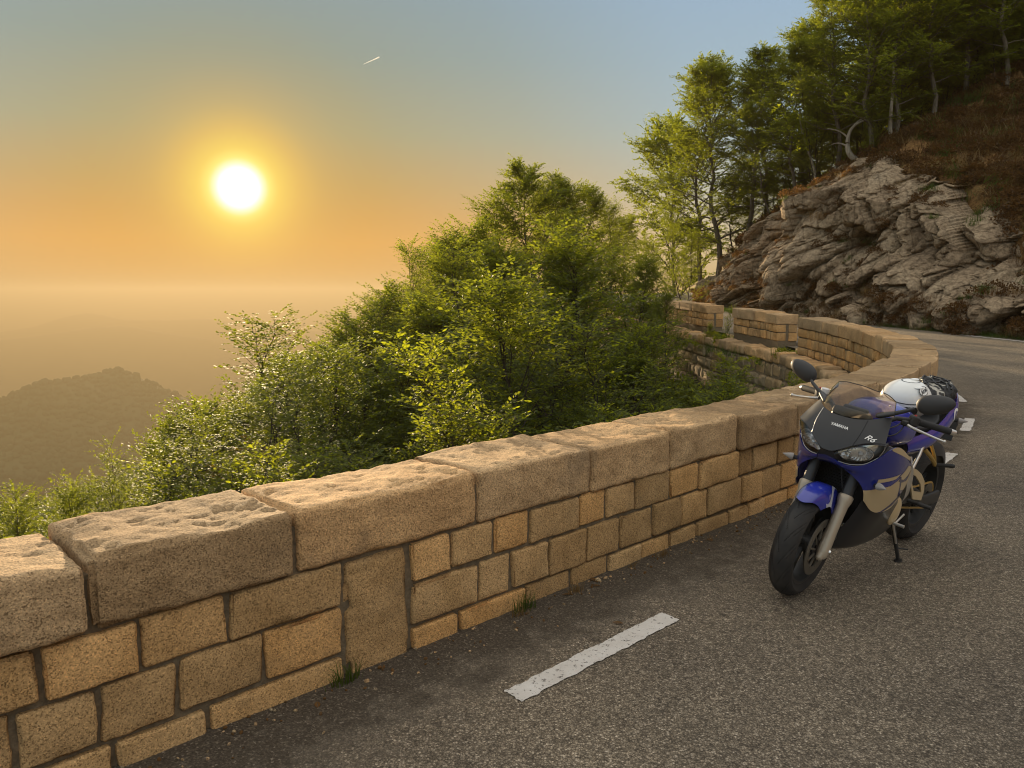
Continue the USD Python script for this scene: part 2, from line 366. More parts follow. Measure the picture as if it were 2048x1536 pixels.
def cliff_surface(nu=640, nv=230):
    lo, hi = s_at_y(CLIFF, CLIFF_S, 6.0), s_at_y(CLIFF, CLIFF_S, 43.0)
    s = np.linspace(lo, hi, nu)
    i = np.clip(np.searchsorted(CLIFF_S, s), 0, len(CLIFF) - 1)
    B, N, H = CLIFF[i], -CLIFF_N[i], cliff_height(i)
    edge = 0.7 * fbm(np.stack([s * 0.35, s * 0, s * 0], 1), 4, 21) * 1.6
    H = H + edge
    v = np.linspace(0, 1.12, nv)
    hv = v[None] * H[:, None]                               # height
    # steep at the foot, a ledge two thirds up, and a rounded top
    led = 0.55 + 0.18 * fbm(np.stack([s * 0.2, s * 0 + 5, s * 0], 1), 3, 23)[:, None] * 2
    off = hv * 0.30 + 0.9 / (1 + np.exp(-(v[None] - led) * 22)) + 0.55 * np.clip(v[None] - 0.88, 0, 1) * H[:, None] * 2.6
    P = np.concatenate([B[:, None] + N[:, None] * off[..., None], (road_z(B[:, 0], B[:, 1])[:, None] - 0.12 + hv)[..., None]], -1)
    N3 = np.concatenate([N * 0.82, np.full((len(N), 1), 0.57)], 1)[:, None]
    q = P.copy()
    # blocks between joints: cells in the plane of the face, each pushed in or out and tilted as one flat facet
    S2 = np.stack([np.broadcast_to(s[:, None], hv.shape), hv], -1)
    warp = np.stack([fbm(q * 0.45, 3, 61), fbm(q * 0.45, 3, 62)], -1)
    fine_w = np.stack([fbm(q * 1.9, 3, 63), fbm(q * 1.9, 3, 64)], -1)
    def blocks(size, aspect, ang, seed, amp, tilt, crack, sharp):
        r = np.random.default_rng(seed)
        c, n_ = math.cos(ang), math.sin(ang)
        w = (S2 + warp * 0.75 + fine_w * 0.10 * min(1.0, size)) @ np.array([[c, -n_], [n_, c]]) / [size, size * aspect]
        lo, hi = w.reshape(-1, 2).min(0) - 1, w.reshape(-1, 2).max(0) + 1
        pts = lo + r.random((int(np.prod(hi - lo) * 1.15), 2)) * (hi - lo)
        d, k = cKDTree(pts).query(w.reshape(-1, 2), k=2, p=np.inf)
        rel = (w.reshape(-1, 2) - pts[k[:, 0]]) * [size, size * aspect]
        g = r.normal(size=(len(pts), 2)) * tilt * [1.0, 0.6]
        st = r.normal(size=len(pts))[k[:, 0]] * amp
        cr = -crack * np.exp(-(d[:, 1] - d[:, 0]) * size * sharp)
        return (st + np.einsum('ij,ij->i', rel, g[k[:, 0]]) + cr).reshape(hv.shape)
    disp = blocks(2.3, 1.25, 0.30, 31, 0.40, 0.26, 0.50, 11) + blocks(0.95, 1.35, 0.16, 37, 0.17, 0.28, 0.32, 18) + blocks(0.42, 1.2, -0.4, 41, 0.05, 0.30, 0.12, 30) + 0.7 * fbm(q * 0.3, 3, 11) + 0.10 * fbm(q * 3.0, 4, 12)
    from scipy.ndimage import gaussian_filter
    disp = gaussian_filter(disp, (0.35, 0.5))
    # towards the foot crumbled ground lies against the face
    disp = disp * np.clip(0.55 + hv / 1.5, 0, 1)
    fade = np.clip(v / 0.04, 0.15, 1)[None]
    ND = unit_rows(N3 * [1, 1, 0.25])
    P = P - ND * (disp * fade)[..., None] - ND * 0.05
    return grid_mesh(P[:, ::-1]), H
cl, _ = cliff_surface()
obj('rock_face', cl, 'cliff_granite', smooth=20, kind='structure')

# distant hills: a wooded spur below, and two pale ranges over the plain
def far_point(px, py, dist):
    d = pixel_dir(px, py)
    return np.array([0, 0, CAM_H]) + d * dist / math.hypot(d[0], d[1])

def ridge(crest, dist, depth, base_z, seed, rough, n=260, m=60, back=0.6, near=1.0):
    """a ridge whose crest passes through the picture points at that distance, with flanks to both sides down to base_z"""
    c = np.asarray(crest, float)
    px = np.linspace(c[0, 0], c[-1, 0], n)
    from scipy.interpolate import PchipInterpolator
    py = PchipInterpolator(c[:, 0], c[:, 1])(px)
    dd = PchipInterpolator(c[:, 0], c[:, 2])(px) if c.shape[1] > 2 else np.full(n, dist)
    top = np.array([far_point(a, b, k) for a, b, k in zip(px, py, dd)])
    away = top[:, :2] / np.linalg.norm(top[:, :2], axis=1, keepdims=True)
    w = np.linspace(-near, back, m)
    P = np.zeros((n, m, 3))
    for k, t in enumerate(w):
        P[:, k, :2] = top[:, :2] + away * depth * t
        f = np.abs(t) / (near if t < 0 else back)
        P[:, k, 2] = top[:, 2] + (base_z - top[:, 2]) * f ** 1.15
    f = np.abs(w) / np.where(w < 0, near, back)
    P[..., 2] += fbm(P * np.array([1, 1, 0]) / (depth * 0.22), 5, seed) * rough * np.clip(f * 4, 0.0, 1)[None] * np.clip((1 - f) * 4, 0, 1)[None]
    return P
SPUR = [(-700, 1060, 1050), (-300, 930, 1150), (-60, 830, 1250), (30, 785, 1300), (80, 766, 1330), (150, 756, 1350), (200, 747, 1370), (228, 739, 1380), (262, 748, 1370), (310, 770, 1340), (370, 796, 1300), (480, 850, 1250), (650, 930, 1150), (900, 1030, 1050)]
spur_P = ridge(SPUR, 1300, 950, -520, 51, 70, back=0.9)
obj('wooded_spur', grid_mesh(spur_P), 'far_forest', smooth=True, kind='structure')
RANGE_A = [(-900, 690), (-400, 680), (-100, 672), (60, 655), (130, 634), (180, 626), (215, 632), (260, 640), (330, 640), (410, 638), (470, 645), (560, 655), (700, 668), (1000, 690), (1500, 700)]
obj('far_mountains', grid_mesh(ridge(RANGE_A, 5600, 1500, -640, 61, 110)), 'far_forest', smooth=True, kind='structure')
RANGE_B = [(-900, 700), (-300, 690), (0, 680), (110, 667), (190, 655), (245, 652), (300, 660), (400, 676), (520, 690), (800, 705), (1500, 715)]
obj('middle_mountains', grid_mesh(ridge(RANGE_B, 4300, 1300, -640, 67, 120)), 'far_forest', smooth=True, kind='structure')
pl = field(np.linspace(-7400, 7400, 60), np.linspace(-7400, 7400, 60), lambda X, Y: -645 + 25 * fbm(np.stack([X, Y, 0 * X], -1) / 900, 3, 71))
obj('plain', pl, 'plain_earth', smooth=True, kind='structure')

# ------------------------------------------------------------------ the air
HAZE = 0.00052
mat('haze_air', {'v': ('principled_volume', dict(color=(0.27, 0.219, 0.136), density=HAZE, anisotropy=0.4))}, surface=None, volume='v.volume')
hz = trimesh.creation.box([15400, 15400, 700 + 34]); hz.apply_translation([0, 0, -700 + 367])
obj('haze', hz, 'haze_air', kind='stuff')

# ------------------------------------------------------------------ stone walls
def path_point(s, off, h, base=None):
    """a point above the wall's line: s metres along, off metres towards the valley, h metres above the road"""
    s = np.asarray(s, float)
    i = np.clip(np.searchsorted(WALL_S, s), 0, len(WALL) - 1)
    xy = WALL[i] + WALL_T[i] * (s - WALL_S[i])[..., None] + WALL_N[i] * np.asarray(off, float)[..., None]
    return np.concatenate([xy, (road_z(WALL[i][..., 0], WALL[i][..., 1]) + h)[..., None]], -1)

def box_grid(n):
    """the surface of the unit cube as a closed grid with n = (nx, ny, nz) cells: points in [0,1] and triangles"""
    pts, key, faces = [], {}, []
    def vid(i, j, k):
        t = (i, j, k)
        if t not in key:
            key[t] = len(pts); pts.append((i / n[0], j / n[1], k / n[2]))
        return key[t]
    for ax in range(3):
        u, v = [(1, 2), (2, 0), (0, 1)][ax]
        for side in (0, n[ax]):
            for a in range(n[u]):
                for b in range(n[v]):
                    q = []
                    for da, db in ((0, 0), (1, 0), (1, 1), (0, 1)):
                        c = [0, 0, 0]; c[ax] = side; c[u] = a + da; c[v] = b + db
                        q.append(vid(*c))
                    if side == 0:
                        q = q[::-1]
                    faces += [(q[0], q[1], q[2]), (q[0], q[2], q[3])]
    return np.array(pts), np.array(faces)
_bg = {}
def stone(s0, s1, off0, off1, h0, h1, cell=0.03, r=0.012, rough=0.008, seed=0, mapper=path_point, skew=0.0, bulge=0.0, top_rough=0.0, chips=0.0, fine=1.0):
    L = np.array([s1 - s0, off1 - off0, h1 - h0])
    n = tuple(int(np.clip(round(x / cell), 2, 70)) for x in L)
    if n not in _bg:
        _bg[n] = box_grid(n)
    u, f = _bg[n]
    rr = min(r, 0.45 * L.min())
    # spend the outermost rows on the rounded edge
    p = u * L
    for k in range(3):
        if n[k] >= 4:
            e = L[k] / n[k]; x = u[:, k] * n[k]
            p[:, k] = np.interp(x, [0, 1, n[k] - 1, n[k]], [0, min(rr, e), L[k] - min(rr, e), L[k]])
    c = np.clip(p, rr, L - rr)
    d = p - c; ln = np.linalg.norm(d, axis=1, keepdims=True)
    nrm = np.where(ln > 1e-9, d / np.maximum(ln, 1e-9), 0)
    p = c + nrm * rr
    w = p + np.array([s0, off0, h0]) + seed * 7.31
    amp = rough * (fbm(w * 9, 3, seed) * 1.6 + fbm(w * 34 * fine, 2, seed + 3) * 0.9)
    if bulge:
        t = 4 * u[:, 0] * (1 - u[:, 0]) * 4 * u[:, 2] * (1 - u[:, 2])
        amp = amp + bulge * t * (0.5 + fbm(w * 4, 2, seed + 5))
    if chips:
        amp = amp - chips * np.clip(fbm(w * 7, 3, seed + 9) - 0.02, 0, 1) * 3 * ((np.abs(nrm) > 0.3).sum(1) > 1)
    p = p + nrm * amp[:, None]
    if top_rough:
        up = np.clip(nrm[:, 2], 0, 1)
        strata = fbm(np.stack([w[:, 0] * 3.0, w[:, 1] * 3.0, w[:, 1] * 0], 1), 4, seed + 12) * 2.4
        strata = strata * 0.75 + 0.10 * fbm(w * np.array([9, 15, 0]), 4, seed + 14) + 0.12 * fbm(w * np.array([30, 55, 0]), 3, seed + 15)
        p[:, 2] += top_rough * up * strata
    p[:, 0] += skew * (u[:, 2] - 0.5)
    q = p + np.array([s0, off0, h0])
    return trimesh.Trimesh(mapper(q[:, 0], q[:, 1], q[:, 2]), f, process=False)

def s_of_pixel(px, py_guess, h):
    """where a picture column meets the wall's road face at height h (the same depth search for every joint)"""
    s = WALL_S[(WALL[:, 1] > 0.5) & (WALL[:, 1] < 8.5)]
    p = path_point(s, np.zeros(len(s)), np.full(len(s), h)) - np.array([0, 0, CAM_H])
    z = p @ np.array([0, math.cos(PITCH), -math.sin(PITCH)])
    x = 1024 + F_PX * p[:, 0] / z
    ok = z > 0.3
    return float(np.interp(px, x[ok], s[ok]))

WALL_W, CAP0, CAP1 = 0.46, 0.485, 0.715
ROWS = [(-0.06, 0.090), (0.106, 0.292), (0.308, 0.477)]          # bottom, middle and upper course
J_CAP = [175, 590, 953, 1181, 1339, 1475, 1587]
J_ROW = {2: [-105, 79, 280, 457, ('p', 687, 822), 902, 988, 1060, 1160, 1212, 1271, 1341, 1399, 1477, 1505, 1555, 1587],
         1: [-140, 30, 198, 357, 528, ('p', 687, 822), 957, 1022, 1098, 1174, 1240, 1305, 1362, 1415, 1483, 1524, 1563, 1596],
         0: [60, 230, 418, ('p', 687, 822), 918, 1052, 1142, 1216, 1282, 1338, 1393, 1458, 1494, 1528, 1576]}

def fill_joints(a, b, lo, hi, r):
    out, s = [], a
    while b - s > hi * 1.2:
        s += r.uniform(lo, hi); out.append(s)
    return out

def build_wall(name, label, y0, y1, group=None, rows=ROWS, cap=(CAP0, CAP1), near=False, seed=1, cell=0.05, end_pillars=(False, False), width=WALL_W, core_low=-1.6):
    r = np.random.default_rng(seed)
    t = thing(name, label, 'wall', group=group)
    s0, s1 = (WALL_S[0] + 0.3 if y0 is None else s_at_y(WALL, WALL_S, y0)), s_at_y(WALL, WALL_S, y1)
    # mortar core, a little inside the stones
    ss = np.linspace(s0 + 0.02, s1 - 0.02, max(4, int((s1 - s0) / 0.15)))
    ring = [(0.016, core_low), (0.016, cap[1] - 0.05), (width - 0.02, cap[1] - 0.05), (width - 0.02, core_low)]
    P = np.stack([path_point(ss, np.full(len(ss), o), np.full(len(ss), h)) for o, h in ring + ring[:1]], 1)
    core = grid_mesh(P)
    ends = []
    for e, fl in ((0, 1), (-1, -1)):
        ends.append(trimesh.Trimesh(P[e, :4], [[0, 1, 2], [0, 2, 3]][::1] if fl > 0 else [[0, 2, 1], [0, 3, 2]], process=False))
    obj('mortar', join([core] + ends), 'mortar', t)
    seam_s = s_of_pixel(1587, 0, 0.6) if near else s0
    sd = [seed * 1000]
    def st(kind, m, a, b, o0, o1, h0, h1, g=0.0095, **k):
        sd[0] += 1
        obj(kind, stone(a + g * r.uniform(0.8, 1.25), b - g * r.uniform(0.8, 1.25), o0, o1, h0, h1, seed=sd[0], **k), m, t, smooth=40)
    # capstones
    js = [s_of_pixel(p, 0, 0.6) for p in J_CAP] if near else []
    if near:
        lead = [js[0] - 1.2, js[0] - 2.3, js[0] - 3.5, js[0] - 4.6][::-1]
        lead = [x for x in lead if x > s0 + 0.4]
        js = [s0] + lead + js
        js += fill_joints(js[-1], s1 - 0.5, 0.55, 0.95, r) + [s1]
    else:
        js = [s0] + fill_joints(s0, s1, 0.5, 0.9, r) + [s1]
    for k, (a, b) in enumerate(zip(js[:-1], js[1:])):
        mid = path_point(np.array([a]), np.array([0.0]), np.array([0.7]))[0]
        close = near and np.linalg.norm(mid) < 7 and mid[1] > 0.5
        up = r.uniform(-0.022, 0.022); fr = r.uniform(-0.022, 0.012)
        st('capstone', 'cap_granite', a, b, -0.015 + fr, width + r.uniform(0.0, 0.05), cap[0] + r.uniform(-0.008, 0.008), cap[1] + up,
           g=0.011, cell=0.016 if close else cell, r=0.016, rough=0.011, top_rough=0.026, chips=0.035, bulge=0.010)
    # road face and valley face
    for ri, (h0, h1) in enumerate(rows):
        js = []
        if near:
            for j in J_ROW[ri]:
                hm = (h0 + h1) / 2
                js += [s_of_pixel(j[1], 0, 0.25), s_of_pixel(j[2], 0, 0.25)] if isinstance(j, tuple) else [s_of_pixel(j, 0, hm)]
            pil = (s_of_pixel(687, 0, 0.25), s_of_pixel(822, 0, 0.25))
            js = sorted(js)
            js = [s0] + fill_joints(s0, js[0] - 0.2, 0.25, 0.45, r) + js
            js += fill_joints(js[-1], s1 - 0.25, 0.18, 0.36, r) + [s1]
        else:
            pil = None
            js = [s0] + fill_joints(s0, s1, 0.17, 0.34, r) + [s1]
            if end_pillars[0]:
                js = [s0] + [x for x in js if x > s0 + 0.3][:]
                js.insert(1, s0 + 0.26)
            if end_pillars[1]:
                js = [x for x in js if x < s1 - 0.35] + [s1 - 0.28, s1]
        for a, b in zip(js[:-1], js[1:]):
            if pil and abs(a - pil[0]) < 1e-6:
                continue
            mid = path_point(np.array([a]), np.array([0.0]), np.array([0.3]))[0]
            if near and mid[1] < 1.2:
                continue                                               # behind the camera
            close = near and np.linalg.norm(mid) < 6.5
            pr = r.uniform(-0.012, 0.004)
            st('stone', 'face_granite', a, b, pr, 0.2, h0 + r.uniform(-0.006, 0.006), h1 + r.uniform(-0.006, 0.006), cell=0.022 if close else cell, r=0.009, rough=0.010, bulge=0.008, chips=0.025, skew=r.uniform(-0.012, 0.012))
        if near:
            jo = fill_joints(s_at_y(WALL, WALL_S, 8.6), s1 - 0.2, 0.13, 0.26, r) + [s1]
            jo = [s_at_y(WALL, WALL_S, 8.6)] + jo
        else:
            jo = [s0] + fill_joints(s0, s1, 0.13, 0.27, r) + [s1]
            if end_pillars[0]:
                jo = [s0, s0 + 0.26] + [x for x in jo if x > s0 + 0.35]
            if end_pillars[1]:
                jo = [x for x in jo if x < s1 - 0.35] + [s1 - 0.28, s1]
        for a, b in zip(jo[:-1], jo[1:]):
            st('stone', 'face_granite', a, b, width - 0.2, width + r.uniform(-0.008, 0.016), h0 + r.uniform(-0.005, 0.005), h1 + r.uniform(-0.006, 0.006), g=0.009, cell=0.05, r=0.022, rough=0.012, bulge=0.02)
    if near:
        pil = (s_of_pixel(687, 0, 0.25), s_of_pixel(822, 0, 0.25))
        sd[0] += 1
        obj('pillar_stone', stone(pil[0] + 0.014, pil[1] - 0.014, -0.004, 0.2, -0.06, 0.47, cell=0.02, r=0.02, rough=0.011, bulge=0.012, chips=0.06, seed=sd[0]), 'face_granite', t, smooth=40, label='tall upright stone that spans all the courses')
    return t, s0, s1

G = 'stone parapet walls along the valley edge of the road'
NEAR_END = 16.25
build_wall('parapet_wall', 'long granite parapet wall running from the foreground past the motorcycle and round the bend', None, NEAR_END, G, near=True, seed=1)
build_wall('parapet_wall', 'short stone parapet wall with a square end block, first beyond the long wall', 17.25, 19.6, G, seed=2, end_pillars=(True, True), rows=ROWS[1:])
build_wall('parapet_wall', 'stone parapet wall with a leafy twig at its near end, second beyond the long wall', 21.3, 24.6, G, seed=3, end_pillars=(True, False), rows=ROWS[1:])
build_wall('parapet_wall', 'far parapet wall half hidden by leaves where the road climbs away to the left', 31.5, 34.6, G, seed=4)
build_wall('parapet_wall', 'farthest parapet wall seen end on at the top of the climbing road', 36.2, 39.0, G, seed=5)

# retaining wall under the far parapets, with a coping ledge
def build_retaining(y0, y1, seed):
    r = np.random.default_rng(seed)
    t = thing('retaining_wall', 'rough stone retaining wall with a coping ledge below the far parapets', 'wall')
    s0, s1 = s_at_y(WALL, WALL_S, y0), s_at_y(WALL, WALL_S, y1)
    ss = np.linspace(s0, s1, 100)
    drop = lambda s: -0.12 - 0 * s
    W0 = WALL_W - 0.2
    ring = [(W0, -0.2), (WALL_W + 0.36, -0.22), (WALL_W + 0.56, -2.6), (W0, -2.6)]
    P = np.stack([path_point(ss, np.full(len(ss), o), np.full(len(ss), h)) for o, h in ring + ring[:1]], 1)
    obj('mortar', grid_mesh(P), 'mortar', t)
    sd = seed * 1000
    a = s0
    while a < s1 - 0.3:
        b = a + r.uniform(0.28, 0.55); sd += 1
        obj('coping_stone', stone(a + 0.008, b - 0.008, WALL_W - 0.02, WALL_W + 0.42 + r.uniform(-0.03, 0.03), -0.29, -0.06 + r.uniform(-0.03, 0.03), cell=0.06, r=0.05, rough=0.03, top_rough=0.04, seed=sd), 'cap_granite', t, smooth=50)
        a = b
    for row in range(5):
        a = s0; h1 = -0.31 - row * 0.3
        while a < s1 - 0.3:
            b = a + r.uniform(0.22, 0.6); sd += 1
            o = WALL_W + 0.36 + row * 0.025
            obj('rubble_stone', stone(a + 0.012, b - 0.012, o - 0.2, o + 0.04 + r.uniform(-0.02, 0.05), h1 - 0.28 + r.uniform(-0.02, 0.02), h1, cell=0.07, r=0.05, rough=0.04, bulge=0.03, seed=sd), 'rubble_granite', t, smooth=50)
            a = b
build_retaining(9.4, 36.0, 7)

# ------------------------------------------------------------------ trees and shrubs
def leaf_material(name, cols, trans, tw=0.5, rough=0.55):
    n, l = {}, []
    n['geo'] = ('geometry', {}); n['oi'] = ('object_info', {})
    ramp(n, l, 'r', 'geo.random_per_island', cols)
    ramp(n, l, 't', 'oi.random', [(0.0, (0.88, 0.92, 0.95)), (0.5, (1.08, 1.08, 1.05)), (1.0, (1.32, 1.18, 0.90))])
    mixc(n, l, 'm', 1.0, 'r.color', 't.color', 'multiply')
    ramp(n, l, 'r2', 'geo.random_per_island', trans)
    n['p'] = ('principled_bsdf', dict(roughness=rough, specular_ior_level=0.35)); l.append(('m.color', 'p.base_color'))
    n['tr'] = ('translucent_bsdf', {}); l.append(('r2.color', 'tr.color'))
    n['mx'] = ('mix_closure', dict(fac=tw)); l += [('p.BSDF', 'mx.closure1'), ('tr.BSDF', 'mx.closure2')]
    mat(name, n, l, surface='mx.closure')
leaf_material('beech_leaf', [(0, (0.062, 0.080, 0.014)), (0.5, (0.090, 0.110, 0.018)), (0.85, (0.118, 0.130, 0.022)), (0.985, (0.13, 0.13, 0.025)), (1, (0.20, 0.11, 0.02))], [(0, (0.34, 0.38, 0.02)), (0.6, (0.52, 0.52, 0.028)), (1, (0.66, 0.58, 0.035))])
leaf_material('young_leaf', [(0, (0.075, 0.095, 0.014)), (0.5, (0.11, 0.13, 0.018)), (0.9, (0.14, 0.15, 0.022)), (1, (0.18, 0.14, 0.02))], [(0, (0.46, 0.50, 0.02)), (0.6, (0.62, 0.62, 0.028)), (1, (0.74, 0.66, 0.035))], tw=0.55)
leaf_material('turning_leaf', [(0, (0.12, 0.09, 0.012)), (0.5, (0.24, 0.12, 0.015)), (1, (0.30, 0.11, 0.015))], [(0, (0.40, 0.28, 0.012)), (1, (0.62, 0.26, 0.02))], tw=0.55)
leaf_material('dry_leaf', [(0, (0.16, 0.085, 0.03)), (0.5, (0.24, 0.13, 0.045)), (1, (0.32, 0.19, 0.07))], [(0, (0.2, 0.1, 0.03)), (1, (0.3, 0.16, 0.05))], tw=0.3)
leaf_material('heather', [(0, (0.09, 0.045, 0.015)), (0.45, (0.32, 0.155, 0.042)), (0.75, (0.44, 0.25, 0.07)), (0.9, (0.13, 0.13, 0.03)), (1, (0.34, 0.22, 0.08))], [(0, (0.22, 0.11, 0.03)), (1, (0.45, 0.26, 0.06))], tw=0.4)
leaf_material('grass_blade', [(0, (0.05, 0.085, 0.014)), (0.6, (0.09, 0.13, 0.02)), (1, (0.20, 0.16, 0.05))], [(0, (0.15, 0.22, 0.02)), (1, (0.3, 0.3, 0.04))], tw=0.4)
leaf_material('straw', [(0, (0.22, 0.14, 0.055)), (0.6, (0.36, 0.25, 0.11)), (1, (0.48, 0.36, 0.17))], [(0, (0.3, 0.2, 0.06)), (1, (0.4, 0.3, 0.1))], tw=0.3)

def bark(name, a, b):
    n, l = {}, []
    n['tc'] = ('texture_coordinate', {})
    n['mp'] = ('mapping', dict(mapping_type='point', scale=(9, 9, 2.2))); l.append(('tc.object', 'mp.vector'))
    n['n'] = ('noise_texture', dict(scale=1.6, detail=6.0, roughness=0.7)); l.append(('mp.vector', 'n.vector'))
    ramp(n, l, 'r', 'n.fac', [(0.35, a), (0.65, b)])
    n['b'] = ('bump', dict(distance=0.03)); l.append(('n.fac', 'b.height'))
    n['p'] = ('principled_bsdf', dict(roughness=0.9, specular_ior_level=0.2)); l += [('r.color', 'p.base_color'), ('b.normal', 'p.normal')]
    mat(name, n, l)
bark('grey_bark', (0.085, 0.068, 0.05), (0.20, 0.165, 0.12))
bark('dark_bark', (0.035, 0.028, 0.02), (0.08, 0.062, 0.044))
bark('pale_bark', (0.26, 0.21, 0.15), (0.46, 0.39, 0.29))

def unit(v):
    return v / (np.linalg.norm(v, axis=-1, keepdims=True) + 1e-12)

def leaves(base, direc, normal, size, r, fine=False, width=0.62):
    """one small folded blade per row, pointing along direc"""
    n = len(base)
    d = unit(direc); s = unit(np.cross(normal, d)); up = np.cross(d, s)
    size = np.broadcast_to(size, (n,))[:, None]
    if not fine:
        V = np.stack([base, base + d * size * 0.5 + s * size * width / 2 - up * size * 0.10, base + d * size - up * size * 0.08, base + d * size * 0.5 - s * size * width / 2 - up * size * 0.10], 1)
        F = np.array([[0, 2, 1], [0, 3, 2]])
    else:
        rows = []
        for t, w, dr in ((0.0, 0.0, 0.0), (0.28, 0.82, 0.0), (0.62, 0.9, -0.04), (1.0, 0.0, -0.16)):
            c = base + d * size * t + up * size * dr
            rows.append((c, c + s * size * width / 2 * w - up * size * 0.09 * w, c - s * size * width / 2 * w - up * size * 0.09 * w))
        V = np.stack([rows[0][0], rows[1][1], rows[1][0], rows[1][2], rows[2][1], rows[2][0], rows[2][2], rows[3][0]], 1)
        F = np.array([[0, 2, 1], [0, 3, 2], [1, 2, 5], [1, 5, 4], [2, 3, 6], [2, 6, 5], [4, 5, 7], [5, 6, 7]])
    k = V.shape[1]
    f = (F[None] + (np.arange(n) * k)[:, None, None]).reshape(-1, 3)
    return trimesh.Trimesh(V.reshape(-1, 3), f, process=False)

def make_tree(seed, H=9.0, spread=2.6, limbs=26, subs=8, twigs=5, per=9, leaf=0.10, first=0.22, lean=0.0, stems=1, trunk_r=0.13, up=0.55, fine=False, twig_len=0.42, open_=0.0, top=0.35):
    r = np.random.default_rng(seed)
    wood, tb, td, tl = [], [], [], []                     # twig bases, directions, lengths
    for st in range(stems):
        az0 = r.uniform(0, 6.28)
        tilt = lean if stems == 1 else r.uniform(0.12, 0.42)
        Hs = H * (1 if st == 0 else r.uniform(0.6, 0.95))
        k = 14
        z = np.linspace(0, 1, k)
        drift = np.cumsum(r.normal(size=(k, 2)) * 0.012 * Hs, axis=0)
        pts = np.stack([np.cos(az0) * tilt * Hs * z + drift[:, 0], np.sin(az0) * tilt * Hs * z + drift[:, 1], Hs * z], 1)
        pts -= pts[0]
        rad = trunk_r * (1 - 0.93 * z) * (1 if st == 0 else 0.7); rad[0] *= 1.3
        wood.append(tube(pts, rad, 8 if trunk_r > 0.06 else 5))
        nl = max(4, limbs // stems)
        f = first + (0.985 - first) * ((np.arange(nl) + r.uniform(0.1, 0.9, nl)) / nl) ** 0.88
        for q in range(nl):
            if r.random() < open_:
                continue
            p0 = np.array([np.interp(f[q], z, pts[:, a]) for a in range(3)])
            prof = np.interp(f[q], [first, first + 0.25 * (1 - first), 0.75, 1.0], [0.75, 1.0, 0.72, top * 0.6])
            L = spread * prof * r.uniform(0.7, 1.15)
            az = az0 + q * 2.39996 + r.normal() * 0.4
            el = np.interp(f[q], [first, 1.0], [0.25, 1.15]) * up / 0.55 + r.normal() * 0.15
            t = np.linspace(0, 1, 7)
            e = el + (t - 0.3) * r.uniform(-0.5, 0.35)
            seg = np.stack([np.cos(az + 0.25 * r.normal() * t) * np.cos(e), np.sin(az + 0.25 * r.normal() * t) * np.cos(e), np.sin(e)], 1)
            lp = p0 + np.r_[np.zeros((1, 3)), np.cumsum((seg[:-1] + r.normal(size=(6, 3)) * 0.12) * L / 6, axis=0)]
            r0 = max(0.012, trunk_r * 0.36 * (1 - 0.7 * f[q])) * (0.7 if trunk_r < 0.06 else 1)
            wood.append(tube(lp, r0 * (1 - 0.85 * t), 5, caps=False))
            for b in range(subs):
                tt = 0.22 + 0.78 * (b + r.uniform(0.2, 0.8)) / subs
                sp = np.array([np.interp(tt, t, lp[:, a]) for a in range(3)])
                fw = unit(np.array([np.interp(min(1, tt + 0.1), t, lp[:, a]) for a in range(3)]) - np.array([np.interp(tt - 0.1, t, lp[:, a]) for a in range(3)]))
                side = unit(np.cross(fw, [0, 0, 1.0])) * (1 if b % 2 else -1)
                sd = unit(fw * r.uniform(0.5, 1.0) + side * r.uniform(0.5, 1.0) + np.array([0, 0, r.normal() * 0.22 + 0.05]))
                sl = L * (0.50 - 0.28 * tt) * r.uniform(0.7, 1.2) + 0.12
                sp2 = np.stack([sp, sp + sd * sl * 0.5 + r.normal(size=3) * 0.03, sp + sd * sl + np.array([0, 0, -0.06 * sl])])
                wood.append(tube(sp2, [r0 * 0.4, r0 * 0.28, 0.003], 3, caps=False))
                for w in range(twigs):
                    ww = (w + r.uniform(0.2, 1.0)) / twigs
                    tb.append(sp2[0] + (sp2[2] - sp2[0]) * ww)
                    s2 = unit(np.cross(sd, [0, 0, 1.0])) * (1 if w % 2 else -1)
                    td.append(unit(sd * r.uniform(0.5, 1.1) + s2 * r.uniform(0.3, 0.9) + r.normal(size=3) * 0.22))
                    tl.append(twig_len * r.uniform(0.6, 1.25))
    tb, td, tl = np.array(tb), np.array(td), np.array(tl)
    n = len(tb) * per
    i = np.repeat(np.arange(len(tb)), per)
    u = np.tile((np.arange(per) + 0.6) / per, len(tb))
    base = tb[i] + td[i] * (tl[i] * u)[:, None] - np.array([0, 0, 1]) * (0.08 * u ** 2 * tl[i])[:, None]
    sgn = np.where(np.arange(n) % 2 == 0, 1.0, -1.0)[:, None]
    side = unit(np.cross(td[i], [0, 0, 1.0]))
    d = unit(td[i] * 0.75 + side * sgn * 0.8 + r.normal(size=(n, 3)) * 0.25)
    nrm = unit(np.array([0, 0, 1.0]) + r.normal(size=(n, 3)) * 0.42)
    lv = leaves(base, d, nrm, leaf * r.uniform(0.65, 1.2, n), r, fine)
    if fine:
        wood += [tube(np.stack([b, b + q * L]), [0.003, 0.0015], 3, caps=False) for b, q, L in zip(tb, td, tl)]
    return join(wood), lv

KINDS = {}
UsdGeom.Scope.Define(stage, '/World/kinds')
stage.GetPrimAtPath('/World/kinds').SetSpecifier(Sdf.SpecifierClass)
def kind_of_tree(key, bark_m, leaf_m, **k):
    w, lv = make_tree(**k)
    base = stage.CreateClassPrim('/World/kinds/' + key)
    usdkit.mesh(stage, f'/World/kinds/{key}/trunk', w, M[bark_m], smooth=True)
    usdkit.mesh(stage, f'/World/kinds/{key}/crown', lv, M[leaf_m])
    zt = lv.bounds[1, 2]; hi = lv.vertices[lv.vertices[:, 2] > zt - 0.05 * k['H']]
    KINDS[key] = (zt, hi[:, :2].mean(0), len(lv.faces))

